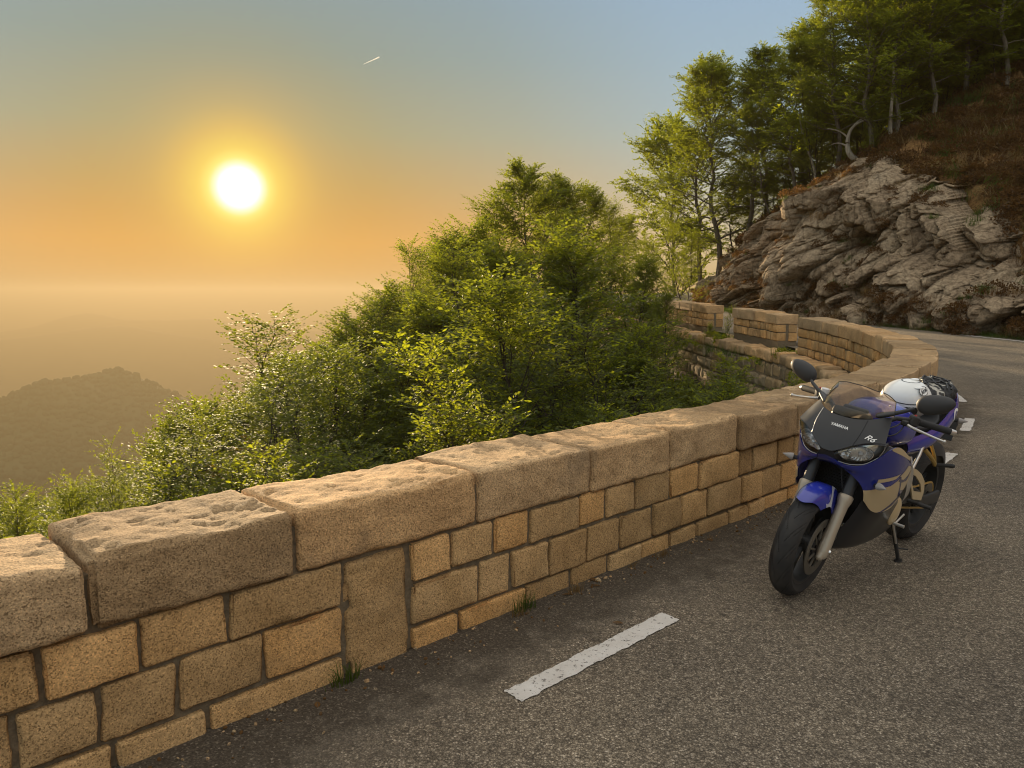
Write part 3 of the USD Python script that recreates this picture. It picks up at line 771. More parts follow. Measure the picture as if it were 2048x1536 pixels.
def plant(key, name, label, cat, xyz, height, rotz, group=None, wide=1.0, tilt=(0, 0), apex=False):
    s = height / KINDS[key][0]
    c, n = math.cos(rotz), math.sin(rotz)
    R = np.array([[c, -n, 0], [n, c, 0], [0, 0, 1.0]]) @ np.diag([s * wide, s * wide, s])
    R = np.array([[1, 0, tilt[0]], [0, 1, tilt[1]], [0, 0, 1]]) @ R
    if apex:                                      # the given x, y is where the tip stands
        tip = R @ np.array([*KINDS[key][1], KINDS[key][0]])
        xyz = (xyz[0] - tip[0] * 0.8, xyz[1] - tip[1] * 0.8, xyz[2])
    m = np.eye(4); m[:3, :3] = R; m[:3, 3] = xyz
    p = thing(name, label, cat, mtx=m, group=group)
    p.GetReferences().AddInternalReference('/World/kinds/' + key)
    p.SetInstanceable(True)
    return p

# canopy beeches, young beeches, shrubs
for k in range(5):
    kind_of_tree(f'beech_{"abcde"[k]}', 'grey_bark', 'beech_leaf', seed=100 + k, H=9.0, spread=2.7, limbs=42, subs=9, twigs=6, per=15, leaf=0.092, first=0.16 + 0.05 * (k % 2), trunk_r=0.13, lean=0.04)
for k in range(5):
    kind_of_tree(f'young_beech_{"abcde"[k]}', 'dark_bark', 'beech_leaf', seed=200 + k, H=6.0, spread=2.0, limbs=28, subs=8, twigs=6, per=11, leaf=0.074, first=0.10, trunk_r=0.07, up=0.75, lean=0.05, top=0.75)
for k in range(3):
    kind_of_tree(f'open_beech_{"abc"[k]}', 'dark_bark', 'beech_leaf', seed=300 + k, H=7.0, spread=2.2, limbs=40, subs=8, twigs=5, per=11, leaf=0.066, first=0.15, trunk_r=0.06, up=0.9, stems=2, open_=0.1, top=0.7)
for k in range(4):
    kind_of_tree(f'shrub_{"abcd"[k]}', 'dark_bark', 'young_leaf', seed=400 + k, H=4.2, spread=1.15, limbs=42, subs=5, twigs=4, per=10, leaf=0.062, first=0.22, trunk_r=0.03, up=0.95, stems=3, fine=True, twig_len=0.30, top=0.6)
kind_of_tree('turning_shrub', 'dark_bark', 'turning_leaf', seed=450, H=4.0, spread=0.6, limbs=24, subs=4, twigs=3, per=9, leaf=0.06, first=0.12, trunk_r=0.018, up=1.0, stems=3, fine=True, twig_len=0.24, top=0.8)
kind_of_tree('shoot', 'dark_bark', 'young_leaf', seed=460, H=5.0, spread=0.26, limbs=30, subs=2, twigs=2, per=8, leaf=0.06, first=0.35, trunk_r=0.012, up=1.2, fine=True, twig_len=0.16, top=0.7)

SIL = np.array([(-200, 1000), (0, 965), (60, 955), (110, 948), (150, 940), (220, 880), (260, 850), (320, 797), (390, 775), (430, 785), (480, 730), (510, 655), (560, 615), (615, 650), (640, 680), (690, 622), (740, 575), (770, 540), (800, 540), (830, 475), (880, 440), (900, 465), (960, 420), (1030, 312), (1060, 330), (1100, 340), (1130, 350), (1180, 366), (1215, 385), (1235, 425), (1290, 452), (1330, 415), (1370, 440), (1400, 470), (1450, 520)])
def x_at(px, Y, z=0.0):
    """world x that shows at that picture column, for a point Y metres ahead at height z"""
    return (px - 1024) / F_PX * (Y * math.cos(PITCH) + (CAM_H - z) * math.sin(PITCH))
def z_at(py, Y):
    a = math.atan((768 - py) / F_PX) - PITCH
    return CAM_H + Y * math.tan(a)

rt = np.random.default_rng(77)
def slope_tree(key, px, py, Y, name, label, cat, group=None, wide=1.0):
    zt = z_at(py, Y)
    x = x_at(px, Y, zt)
    zg = float(valley_z(x, Y)) - 0.1
    plant(key, name, label, cat, (x, Y, zg), max(0.8, zt - zg), rt.uniform(0, 6.28), group, wide, (rt.normal() * 0.03, rt.normal() * 0.03), True)
    return x, Y

# the trees that make the skyline over the slope, left to right: picture column, row of the top, metres away
SKY_TREES = [
    ('young_beech_a', 20, 962, 9.5, 'low beech crown at the left edge just above the first capstone', 0.8),
    ('young_beech_b', 130, 940, 10.5, 'low beech crown between the left edge and the hazy valley gap', 0.75),
    ('open_beech_a', 245, 850, 11.0, 'small beech with flat spreading twigs against the hazy hill', 0.85),
    ('young_beech_c', 330, 800, 12.5, 'round beech crown standing in front of the wooded spur', 0.85),
    ('young_beech_d', 395, 770, 13.0, 'beech whose top just touches the spur skyline on its right', 1.0),
    ('open_beech_b', 562, 606, 15.5, 'tall airy beech standing alone against the orange haze left of the wood', 1.45),
    ('young_beech_e', 480, 745, 14.5, 'dense beech at the left foot of the airy lone tree', 1.1),
    ('young_beech_a', 690, 622, 18.0, 'beech crown right of the airy lone tree', 1.1),
    ('open_beech_c', 745, 570, 19.0, 'thin topped beech stepping up towards the taller wood', 1.0),
    ('open_beech_a', 800, 535, 20.0, 'beech with bare curved twigs sticking out on its left side', 1.2),
    ('open_beech_b', 835, 465, 21.0, 'slim beech with spiky top left of the tallest tree', 0.9),
    ('young_beech_b', 885, 440, 22.0, 'bushy beech two trees left of the tallest tree', 1.0),
    ('young_beech_c', 955, 420, 23.0, 'bushy beech leaning against the left of the tallest tree', 1.1),
    ('beech_a', 1035, 305, 26.0, 'tallest beech of the slope with a visible dark trunk and pointed top', 0.95),
    ('beech_b', 1105, 338, 27.5, 'dark beech directly right of the tallest one', 0.9),
    ('beech_c', 1180, 362, 29.0, 'dark broad beech above the far parapet walls', 0.95),
    ('beech_d', 1260, 425, 33.0, 'low dark beech where the slope wood meets the gap of sky', 0.9),
    ('young_beech_b', 640, 668, 16.5, 'leafy beech filling the gap just right of the airy lone tree', 1.2),
    ('young_beech_d', 720, 598, 18.5, 'beech crown behind the thin topped beech on the left flank', 1.2),
    ('young_beech_c', 772, 542, 20.0, 'rounded beech beside the bare curved twigs on the left flank', 1.2),
    ('young_beech_e', 925, 430, 22.5, 'full beech crown three trees left of the tallest tree', 1.2),
    ('young_beech_a', 1000, 372, 25.0, 'beech crown touching the left side of the tallest tree', 1.2),
    ('young_beech_d', 1150, 352, 28.0, 'leafy beech between the two dark broad beeches right of the tallest', 1.2),
    ('young_beech_b', 1222, 392, 30.0, 'beech crown stepping down towards the gap of sky', 1.2),
    ('open_beech_c', 1340, 408, 36.0, 'thin see-through tree in the sky gap beside the tall hillside trees', 0.9),
    ('open_beech_a', 1300, 450, 35.0, 'small thin tree at the bottom of the sky gap', 0.9),
]
placed = []
for key, px, py, Y, label, wide in SKY_TREES:
    placed.append(slope_tree(key, px, py, Y, 'beech_tree', label, 'tree', wide=wide))

# the wood below that skyline: crowns overlapping down the slope
FRONT = [
    ('shrub_a', 380, 900, 8.6, 'leafy shrub behind the second capstone with light catching its round leaves', 1.1, 'beech_shrub'),
    ('shrub_b', 470, 905, 8.2, 'shrub in front of the reddish bush behind the wall', 1.0, 'beech_shrub'),
    ('turning_shrub', 510, 875, 9.0, 'orange and yellow turning bush among the green shrubs', 1.2, 'turning_bush'),
    ('shrub_c', 340, 960, 8.0, 'low shrub peeking over the wall between second and third capstone', 1.1, 'beech_shrub'),
    ('shrub_d', 820, 800, 8.5, 'shrub with bright leaves behind the fifth capstone', 1.1, 'beech_shrub'),
    ('shrub_a', 920, 640, 12.0, 'tall bright green sapling in the middle of the slope', 1.3, 'beech_sapling'),
    ('shrub_b', 1045, 665, 11.5, 'twin bright sapling with a leafy pointed shoot, left of the tallest sapling', 1.1, 'beech_sapling'),
    ('shrub_c', 1205, 620, 11.0, 'tallest yellow green sapling in front of the wood with long upright shoots', 1.2, 'beech_sapling'),
    ('shrub_d', 1140, 690, 11.0, 'bushy sapling between the two pointed saplings', 1.2, 'beech_sapling'),
    ('shoot', 1315, 715, 10.5, 'single thin leafy shoot rising right of the yellow green saplings', 1.0, 'leafy_shoot'),
    ('shrub_a', 1250, 480, 21.0, 'light green sapling in front of the far parapet walls', 1.0, 'beech_sapling'),
    ('young_beech_d', 1290, 500, 20.0, 'green tree in front of the road where it climbs away', 1.0, 'beech_tree'),
    ('young_beech_e', 1335, 560, 18.5, 'green tree touching the left end of the second short parapet wall', 0.9, 'beech_tree'),
    ('young_beech_a', 1290, 640, 15.0, 'dark green tree in the hollow below the short parapet walls', 1.1, 'beech_tree'),
    ('shrub_b', 1430, 700, 14.5, 'shrub below the ledge of the retaining wall', 1.2, 'beech_shrub'),
    ('shrub_c', 1490, 725, 13.0, 'shrub at the foot of the retaining wall nearest the motorcycle mirror', 1.2, 'beech_shrub'),
    ('shrub_d', 1545, 760, 10.5, 'low shrub close behind the capstones left of the motorcycle', 1.3, 'beech_shrub'),
    ('shrub_a', 1400, 785, 10.0, 'leafy shrub behind the wall in the hollow left of the motorcycle', 1.3, 'beech_shrub'),
    ('shrub_b', 1180, 800, 8.0, 'low leafy shrub right behind the seventh capstone', 1.3, 'beech_shrub'),
    ('shrub_c', 1010, 800, 9.0, 'shrub behind the sixth capstone below the pointed saplings', 1.2, 'beech_shrub'),
    ('shrub_d', 700, 850, 8.6, 'shrub behind the wall left of the fifth capstone', 1.2, 'beech_shrub'),
    ('shrub_a', 600, 890, 8.2, 'shrub right of the turning bush, close behind the wall', 1.2, 'beech_shrub'),
    ('shrub_c', 1130, 545, 24.0, 'small bright sapling left of the far parapet walls', 1.0, 'beech_sapling'),
    ('shrub_d', 1460, 605, 20.3, 'yellow green twig growing at the end of the second short parapet wall', 0.6, 'leafy_shoot'),
]
for key, px, py, Y, label, wide, name in FRONT:
    placed.append(slope_tree(key, px, py, Y, name, label, name.replace('_', ' '), wide=wide))

count = 0
tries = 0
while count < 130 and tries < 9000:
    tries += 1
    Y = rt.uniform(6.5, 31)
    px = rt.uniform(-80, 1420)
    x = x_at(px, Y)
    d, i = to_wall(np.array([x, Y]))
    if d < 1.3 or (d < 2.6 and Y > 9):
        continue
    gap = 1.15 if Y < 12 else 1.5
    if min(math.hypot(x - a, Y - b) for a, b in placed) < gap:
        continue
    zg = float(valley_z(x, Y)) - 0.1
    rp = F_PX * (0.6 + 0.02 * Y) / Y
    lim = max(np.interp(px + q * rp, SIL[:, 0], SIL[:, 1]) for q in (-1, -0.5, 0, 0.5, 1)) + 22
    cap_top = z_at(lim, Y)
    # the road and the short walls stay in view over the hollow
    if px > 1130:
        cap_top = min(cap_top, z_at(np.interp(px, [1130, 1250, 1380, 1600], [610, 670, 745, 790]), Y))
    h = min(rt.uniform(4.0, 8.5) if Y > 13 else rt.uniform(3.2, 6.0) if Y > 10 else rt.uniform(1.6, 3.4), cap_top - zg)
    if h < 1.0:
        continue
    key = rt.choice(['young_beech_a', 'young_beech_b', 'young_beech_c', 'young_beech_d', 'young_beech_e', 'open_beech_a', 'open_beech_b']) if h > 2.6 and (Y > 9.5 or h > 4) else rt.choice(['shrub_a', 'shrub_b', 'shrub_c', 'shrub_d'])
    where = ('close behind the wall, ' if d < 6.5 else 'farther down the slope, ') + ['at the left edge of the wood', 'under the right end of the hazy spur', 'left of the airy lone tree', 'around the airy lone tree', 'on the left flank of the wood', 'left of the tallest beech', 'below the tallest beech', 'below the far parapet walls', 'in the hollow by the short walls'][int(np.searchsorted([150, 300, 450, 640, 830, 980, 1120, 1290], px))]
    if key.startswith('shrub') or h < 2.6:
        plant(key, 'beech_shrub', 'green beech shrub ' + where, 'shrub', (x, Y, zg), h, rt.uniform(0, 6.28), 'shrubs ' + where, 1.3 if h < 2.6 else 1.05)
    else:
        plant(key, 'beech_tree', 'green beech crown ' + where, 'tree', (x, Y, zg), h, rt.uniform(0, 6.28), 'beeches ' + where, rt.uniform(1.1, 1.45))
    placed.append((x, Y)); count += 1

# ------------------------------------------------------------------ the wood above the cutting
def hill_at(px, py):
    d = pixel_dir(px, py); t = np.linspace(8, 90, 6000)
    p = np.array([0, 0, CAM_H]) + t[:, None] * d
    hz_ = np.where(to_cliff(p[:, :2])[0] > 0, hill_z(p[:, 0], p[:, 1]), -9)
    k = np.argmax(p[:, 2] < hz_)
    if not k:                                     # the column's skyline, when the row lies above it
        k = np.argmax(np.where(p[:, 1] < 45, (hz_ - CAM_H) / np.hypot(p[:, 0], p[:, 1]), -9))
    return np.array([p[k, 0], p[k, 1], hz_[k]])

HILL_TREES = [   # key, base column, base row, top row, label, width, tilt
    ('beech_a', 1408, 470, 110, 'big beech at the left end of the hillside wood, its grey trunk in view', 0.85, (0.03, 0)),
    ('beech_b', 1445, 452, 95, 'beech with a straight slim trunk next to the big left one', 1.0, (0, 0)),
    ('beech_c', 1540, 432, 190, 'beech whose thin trunk leans left over the rock edge', 0.8, (-0.18, 0)),
    ('open_beech_a', 1632, 362, 120, 'slender young beech with a pale curved trunk at the rock edge', 0.8, (-0.10, 0)),
    ('beech_d', 1785, 272, -130, 'tall beech with a pale bare trunk in the middle of the hillside wood', 1.0, (0.03, 0)),
    ('beech_e', 1500, 425, 90, 'dark beech behind the leaning trunk', 1.0, (0, 0)),
    ('beech_a', 1590, 385, 60, 'beech behind the slender pale trunk', 1.0, (0, 0)),
    ('beech_b', 1680, 330, -60, 'beech behind the dead gnarled trunk', 1.0, (0, 0)),
    ('beech_c', 1740, 295, -120, 'beech between the dead gnarled trunk and the tall bare trunk', 1.0, (0, 0)),
    ('beech_d', 1860, 228, -200, 'beech right of the tall bare trunk', 1.0, (0, 0)),
    ('beech_e', 1930, 195, -240, 'beech high on the slope above the brown heath', 1.0, (0, 0)),
    ('beech_a', 2010, 175, -280, 'beech at the upper right corner of the hillside wood', 1.0, (0, 0)),
    ('beech_b', 1375, 482, 200, 'slim beech at the very left of the hillside wood leaning out over the road', 0.8, (-0.05, 0)),
    ('young_beech_b', 1470, 445, 330, 'young beech under the big left trunks', 1.0, (0, 0)),
    ('young_beech_c', 1570, 395, 270, 'young beech under the leaning trunk', 1.0, (0, 0)),
    ('young_beech_d', 1665, 335, 225, 'young beech left of the dead gnarled trunk', 1.0, (0, 0)),
    ('young_beech_e', 1745, 290, 180, 'young beech left of the tall bare trunk', 1.1, (0, 0)),
    ('shrub_b', 1735, 298, 250, 'small light bush right beside the dead gnarled trunk', 1.3, (0, 0)),
    ('young_beech_a', 1990, 168, 20, 'bright young beech hanging over the heath at the right edge', 1.1, (0, 0)),
]
ht = []
rh = np.random.default_rng(99)
for key, bx, by, ty, label, wide, tilt in HILL_TREES:
    p = hill_at(bx, by)
    top = z_at(ty, p[1])
    name = 'beech_sapling' if key.startswith('shrub') else 'beech_tree'
    plant(key, name, label, 'tree', (p[0], p[1], p[2] - 0.15), top - p[2], rh.uniform(0, 6.28), None, wide, tilt)
    ht.append(p[:2])
n = tries = 0
_cols = np.linspace(1360, 2400, 27)
_foot = np.array([hill_at(c, np.interp(c, [1380, 1520, 1640, 1800, 1900, 2048, 2400], [485, 435, 365, 270, 210, 165, 60]))[1] for c in _cols])
while n < 40 and tries < 6000:
    tries += 1
    x, y = rh.uniform(8, 38), rh.uniform(22, 45)
    px = 1024 + F_PX * x / y
    if px > 2350 or px < 1370 or y < np.interp(px, _cols, _foot) + 0.4 or to_cliff(np.array([x, y]))[0] < 2 or min(math.hypot(x - a[0], y - a[1]) for a in ht) < 1.5:
        continue
    zb = float(hill_z(x, y))
    limit = np.interp(px, [1360, 1400, 1440, 1500, 1560, 1590, 1620, 1700], [240, 150, 120, 115, 130, 60, -60, -400])
    h = min(rh.uniform(7.5, 11), z_at(limit, y) - zb)
    if h < 2.5:
        continue
    where = ['behind the big left trunks', 'behind the leaning trunk', 'behind the dead twisted trunk', 'behind the tall bare stem', 'at the upper right'][int(np.searchsorted([1500, 1640, 1740, 1880], px))]
    plant(rh.choice(['beech_a', 'beech_b', 'beech_c', 'beech_d', 'beech_e']), 'beech_tree', 'leafy beech deep in the hillside wood, ' + where, 'tree', (x, y, zb - 0.15), h, rh.uniform(0, 6.28), 'hillside beeches ' + where, rh.uniform(0.95, 1.2))
    ht.append((x, y)); n += 1
k = tries = 0
while k < 64 and tries < 7000:
    tries += 1
    x, y = rh.uniform(8, 34), rh.uniform(22, 46)
    px = 1024 + F_PX * x / y
    f0 = np.interp(px, _cols, _foot)
    if px > 2150 or px < (1385 if k < 40 else 1690) or not (f0 + 0.2 < y < f0 + (6 if k < 40 else 9)) or to_cliff(np.array([x, y]))[0] < 2 or min(math.hypot(x - a[0], y - a[1]) for a in ht) < 0.8:
        continue
    zb = float(hill_z(x, y))
    where = ['below the big left trunks', 'below the leaning trunk', 'near the dead twisted trunk', 'near the tall bare stem', 'at the upper right'][int(np.searchsorted([1500, 1640, 1740, 1880], px))]
    plant(rh.choice(['young_beech_a', 'young_beech_b', 'young_beech_c', 'young_beech_d', 'young_beech_e']), 'young_beech', 'young beech of the understorey ' + where, 'tree', (x, y, zb - 0.1), rh.uniform(2.2, 4.6) if k < 40 else rh.uniform(3.0, 6.0), rh.uniform(0, 6.28), 'understorey ' + where, rh.uniform(1.1, 1.4))
    ht.append((x, y)); k += 1
print('slope trees', count, 'hill trees', n, {k: v[2] for k, v in KINDS.items()})

# ------------------------------------------------------------------ the motorcycle
def paint(name, col, rough=0.35, coat=0.8, metallic=0.0, flake=False):
    mat(name, {'p': ('principled_bsdf', dict(base_color=col, roughness=rough, metallic=metallic, coat_weight=coat, coat_roughness=0.06))})
paint('blue_paint', (0.010, 0.017, 0.175), 0.26, 1.0)
paint('shaded_blue_paint', (0.008, 0.013, 0.105), 0.24, 1.0)  # same blue, darkened to put the shade into the side fairings
paint('dark_blue_paint', (0.007, 0.008, 0.05), 0.30, 1.0)
paint('beige_paint', (0.50, 0.37, 0.20), 0.42, 0.5, 0.25)
paint('silver_graphic', (0.42, 0.42, 0.46), 0.4, 0.5, 0.3)
paint('white_graphic', (0.78, 0.76, 0.70), 0.4, 0.5)
simple('satin_black', (0.020, 0.019, 0.018), 0.42)
simple('gloss_black', (0.010, 0.010, 0.011), 0.24)
simple('black_plastic', (0.028, 0.026, 0.024), 0.6)
simple('deep_black', (0.008, 0.008, 0.008), 0.7)
simple('grip_rubber', (0.018, 0.017, 0.016), 0.8)
simple('bare_metal', (0.62, 0.58, 0.52), 0.32, metallic=0.9)
simple('fork_metal', (0.40, 0.33, 0.24), 0.40, metallic=0.5)
simple('lamp_silver', (0.88, 0.84, 0.78), 0.16, metallic=0.75)
simple('mirror_coat', (0.92, 0.90, 0.88), 0.09, metallic=0.9)
simple('chrome', (0.85, 0.84, 0.82), 0.06, metallic=1.0)
simple('gold_metal', (0.55, 0.37, 0.12), 0.35, metallic=0.8)
simple('cast_black', (0.03, 0.028, 0.025), 0.5, metallic=0.3)
simple('disc_steel', (0.16, 0.14, 0.11), 0.4, metallic=0.8)
simple('seat_vinyl', (0.022, 0.021, 0.020), 0.55)
simple('helmet_white', (0.80, 0.79, 0.74), 0.22, coat_weight=0.6)
simple('clear_grey_lens', (0.75, 0.72, 0.68), 0.3)
simple('smoke_lens', (0.30, 0.27, 0.24), 0.22)
simple('red_plastic', (0.35, 0.02, 0.015), 0.35)
simple('amber_core', (0.5, 0.2, 0.03), 0.3)
n, l = {}, []
n['tc'] = ('texture_coordinate', {})
n['n'] = ('noise_texture', dict(scale=120.0, detail=4.0)); l.append(('tc.object', 'n.vector'))
n['n2'] = ('noise_texture', dict(scale=9.0, detail=4.0)); l.append(('tc.object', 'n2.vector'))
ramp(n, l, 'r', 'n2.fac', [(0.35, (0.016, 0.015, 0.014)), (0.65, (0.034, 0.030, 0.025))])
n['b'] = ('bump', dict(distance=0.0008)); l.append(('n.fac', 'b.height'))
n['p'] = ('principled_bsdf', dict(roughness=0.75, specular_ior_level=0.35)); l += [('r.color', 'p.base_color'), ('b.normal', 'p.normal')]
mat('tyre_rubber', n, l)
def pane(name, tint, spec_rough=0.03, reflect=1.0):
    mat(name, {'fr': ('fresnel', dict(IOR=1.45)), 't': ('transparent_bsdf', dict(color=tint)), 'g': ('glossy_bsdf', dict(color=(reflect,) * 3, roughness=spec_rough)), 'm': ('mix_closure', {})},
        [('fr.fac', 'm.fac'), ('t.BSDF', 'm.closure1'), ('g.BSDF', 'm.closure2')], surface='m.closure')
mat('smoked_screen', {'fr': ('fresnel', dict(IOR=1.5)), 't': ('transparent_bsdf', dict(color=(0.72, 0.66, 0.58))), 'g': ('glossy_bsdf', dict(color=(1, 1, 1), roughness=0.06)), 'd': ('translucent_bsdf', dict(color=(0.55, 0.47, 0.38))), 'dm': ('mix_closure', dict(fac=0.17)), 'm': ('mix_closure', {})},
    [('fr.fac', 'm.fac'), ('t.BSDF', 'dm.closure1'), ('d.BSDF', 'dm.closure2'), ('dm.closure', 'm.closure1'), ('g.BSDF', 'm.closure2')], surface='m.closure')
pane('lamp_lens', (0.86, 0.86, 0.86))

def spline_grid(rows, nu, nv):
    from scipy.interpolate import CubicSpline
    R = np.asarray(rows, float)
    def along(A, n):
        k = len(A)
        if k == 2:
            t = np.linspace(0, 1, n).reshape(-1, *([1] * (A.ndim - 1)))
            return A[0] * (1 - t) + A[1] * t
        return CubicSpline(np.arange(k), A, bc_type='natural')(np.linspace(0, k - 1, n))
    G = along(R, nu)                                   # rows direction
    return along(G.transpose(1, 0, 2), nv).transpose(1, 0, 2)

def grid_normals(G):
    du, dv = np.gradient(G, axis=0), np.gradient(G, axis=1)
    return unit(np.cross(du, dv))

def shell(G, thick=0.004, flip=False):
    """a grid of points as a closed sheet of that thickness"""
    N = grid_normals(G) * (-1 if flip else 1)
    a, b = G, G - N * thick
    n, m = G.shape[:2]
    A, B = grid_mesh(a), grid_mesh(b)
    f = [A.faces, B.faces[:, ::-1] + n * m]
    idx = np.arange(n * m).reshape(n, m)
    rim = np.r_[idx[0, :], idx[1:, -1], idx[-1, -2::-1], idx[-2:0:-1, 0]]
    r2 = np.roll(rim, -1)
    f.append(np.stack([rim, rim + n * m, r2 + n * m], 1)); f.append(np.stack([rim, r2 + n * m, r2], 1))
    t = trimesh.Trimesh(np.vstack([a.reshape(-1, 3), b.reshape(-1, 3)]), np.vstack(f), process=False)
    if flip:
        t.faces = t.faces[:, ::-1]
    return t

def mirror_y(m):
    c = m.copy(); c.vertices = c.vertices * [1, -1, 1]; c.faces = c.faces[:, ::-1]
    return c

def blob(c, r, sub=3, rot=None, power=1.0):
    s = trimesh.creation.icosphere(sub, 1.0)
    v = np.sign(s.vertices) * np.abs(s.vertices) ** power
    v = v * np.asarray(r, float)
    if rot is not None:
        v = v @ np.asarray(rot).T
    return trimesh.Trimesh(v + np.asarray(c, float), s.faces, process=False)

def axes(x, y=(0, 0, 1)):
    """rotation whose columns are x, then the part of y square to it, then their cross product"""
    x = unit(np.asarray(x, float)); y = np.asarray(y, float); y = unit(y - x * (x @ y))
    return np.stack([x, y, np.cross(x, y)], 1)

def hull(pts):
    return trimesh.convex.convex_hull(np.asarray(pts, float))

def rbox(c, size, r=0.006, rot=None):
    size = np.asarray(size, float) / 2
    r = min(r, size.min() * 0.95)
    p = np.array(np.meshgrid(*[[-1, 1]] * 3)).reshape(3, -1).T * (size - r)
    s = trimesh.creation.icosphere(1, r).vertices
    v = (p[:, None] + s[None]).reshape(-1, 3)
    if rot is not None:
        v = v @ np.asarray(rot).T
    return hull(v + np.asarray(c, float))

def lathe_y(profile, c, n=96):
    """revolve (radius, y) pairs about the y axis through c"""
    p = np.asarray(profile, float)
    th = np.linspace(0, 2 * np.pi, n, endpoint=False)
    G = np.stack([p[None, :, 0] * np.cos(th)[:, None], np.broadcast_to(p[None, :, 1], (n, len(p))), p[None, :, 0] * np.sin(th)[:, None]], -1)
    G = np.concatenate([G, G[:1]], 0) + np.asarray(c, float)
    return grid_mesh(G)

def extrude_xz(poly, y0, y1, bevel=0.0):
    from shapely.geometry import Polygon
    g = Polygon(poly)
    t = trimesh.creation.extrude_polygon(g, abs(y1 - y0), engine='earcut')
    v = t.vertices
    t.vertices = np.stack([v[:, 0], min(y0, y1) + v[:, 2], v[:, 1]], 1)
    t.faces = t.faces[:, ::-1]
    return t

# where it stands: front and rear tyre on the road, tipped onto the side stand
LEAN = math.radians(10.0)
FRONT, REAR = np.array([1.457, 3.844]), np.array([2.478, 4.768])
def bike_pose():
    h = (FRONT - REAR) / np.linalg.norm(FRONT - REAR)
    X, Y, Z = np.array([h[0], h[1], 0]), np.array([-h[1], h[0], 0]), np.array([0, 0, 1.0])
    s, k = math.sin(LEAN), math.cos(LEAN)
    m = np.eye(4); m[:3, 0] = X; m[:3, 1] = k * Y - s * Z; m[:3, 2] = s * Y + k * Z
    m[:3, 3] = [*(FRONT + REAR) / 2, 0.006]
    return m
BIKE = bike_pose()
bike = thing('motorcycle', 'blue and black sports motorcycle leaning on its side stand beside the stone wall', 'motorcycle', mtx=BIKE)

WF, WR = np.array([0.69, 0, 0.29]), np.array([-0.69, 0, 0.315])
STEER, RAKE = math.radians(4.0), math.radians(24)
AX = np.array([-math.sin(RAKE), 0, math.cos(RAKE)])
def steer(m):
    R = trimesh.transformations.rotation_matrix(STEER, AX, [0.56, 0, 0.5])
    m = m.copy(); m.apply_transform(R)
    return m

def tyre(c, R, w, nth=420, nw=44, N=15, seed=0):
    a = np.linspace(-1, 1, nw)
    ang = a * 1.32
    hw = w / 2
    prof_r = R - hw * 0.92 * (1 - np.cos(ang)) * 1.05
    prof_y = hw * np.sin(ang) / np.sin(1.32)
    th = np.linspace(0, 2 * np.pi, nth, endpoint=False)
    T, A = np.meshgrid(th, a, indexing='ij')
    # long curved sipes that sweep outwards from near the middle, alternating sides
    d = np.zeros_like(T)
    for s in (-1, 1):
        w0 = np.clip(s * A, 0, 1)
        ph = T * N / (2 * np.pi) + (0.5 if s > 0 else 0) - 1.5 * w0 ** 0.85
        fr = np.abs((ph + 0.5) % 1 - 0.5)
        d = np.maximum(d, np.clip(1 - fr / 0.045, 0, 1) * ((s * A > 0.06) & (s * A < 0.80)))
        fr2 = np.abs((ph + 0.28 + 0.5) % 1 - 0.5)
        d = np.maximum(d, np.clip(1 - fr2 / 0.04, 0, 1) * ((s * A > 0.42) & (s * A < 0.86)))
    rr = prof_r[None] - 0.0035 * np.clip(d * 1.6, 0, 1)
    G = np.stack([rr * np.cos(T), np.broadcast_to(prof_y[None], T.shape), rr * np.sin(T)], -1)
    inner = np.stack([(prof_r[-1] - 0.035) * np.cos(T[:, :1]), np.full((nth, 1), -1) * hw * 0.72, (prof_r[-1] - 0.035) * np.sin(T[:, :1])], -1)
    G = np.concatenate([inner, G, inner * [1, -1, 1]], 1)
    G = np.concatenate([G, G[:1]], 0) + c
    return grid_mesh(G)

def wheel(name, c, R, w, steered, label=None):
    f = steer if steered else (lambda m: m)
    rim_r = 0.222
    hw = w * 0.36
    prof = [(rim_r, -hw), (rim_r - 0.012, -hw - 0.003), (rim_r - 0.022, -hw), (rim_r - 0.026, -hw * 0.6), (rim_r - 0.030, 0), (rim_r - 0.026, hw * 0.6), (rim_r - 0.022, hw), (rim_r - 0.012, hw + 0.003), (rim_r, hw)]
    parts = [lathe_y(prof, c)]
    parts.append(lathe_y([(0.012, -0.06), (0.042, -0.06), (0.045, -0.03), (0.038, 0), (0.045, 0.03), (0.042, 0.06), (0.012, 0.06)], c, 40))
    for k in range(5):
        a0 = 0.3 + k * 2 * np.pi / 5
        for da in (-0.13, 0.13):
            p = np.array([c + [0.035 * np.cos(a0), 0, 0.035 * np.sin(a0)], c + [0.12 * np.cos(a0 + da * 0.5), 0, 0.12 * np.sin(a0 + da * 0.5)], c + [0.195 * np.cos(a0 + da), 0, 0.195 * np.sin(a0 + da)]])
            parts.append(tube(curve(p, 8), np.linspace(0.014, 0.010, 8), 8))
    rim = obj(name, f(join(parts)), 'cast_black', bike, smooth=40, label=label)
    obj('tyre', f(tyre(c, R, w)), 'tyre_rubber', rim, smooth=35)
    offs = (-0.072, 0.072) if steered else (-0.07,)
    for o in offs:
        ro, ri = (0.149, 0.105) if steered else (0.11, 0.07)
        d = lathe_y([(ri, o - 0.0025), (ro, o - 0.0025), (ro, o + 0.0025), (ri, o + 0.0025), (ri, o - 0.0025)], c, 72)
        car = [tube([c + [0.045 * math.cos(q), o, 0.045 * math.sin(q)], c + [(ri + 0.008) * math.cos(q + 0.2), o, (ri + 0.008) * math.sin(q + 0.2)]], 0.006, 6) for q in np.arange(10) * 2 * np.pi / 10]
        obj('brake_disc', f(join([d] + car)), 'disc_steel', rim, smooth=40)
    return rim
wheel('front_wheel', WF, 0.29, 0.122, True)
wheel('rear_wheel', WR, 0.315, 0.178, False)

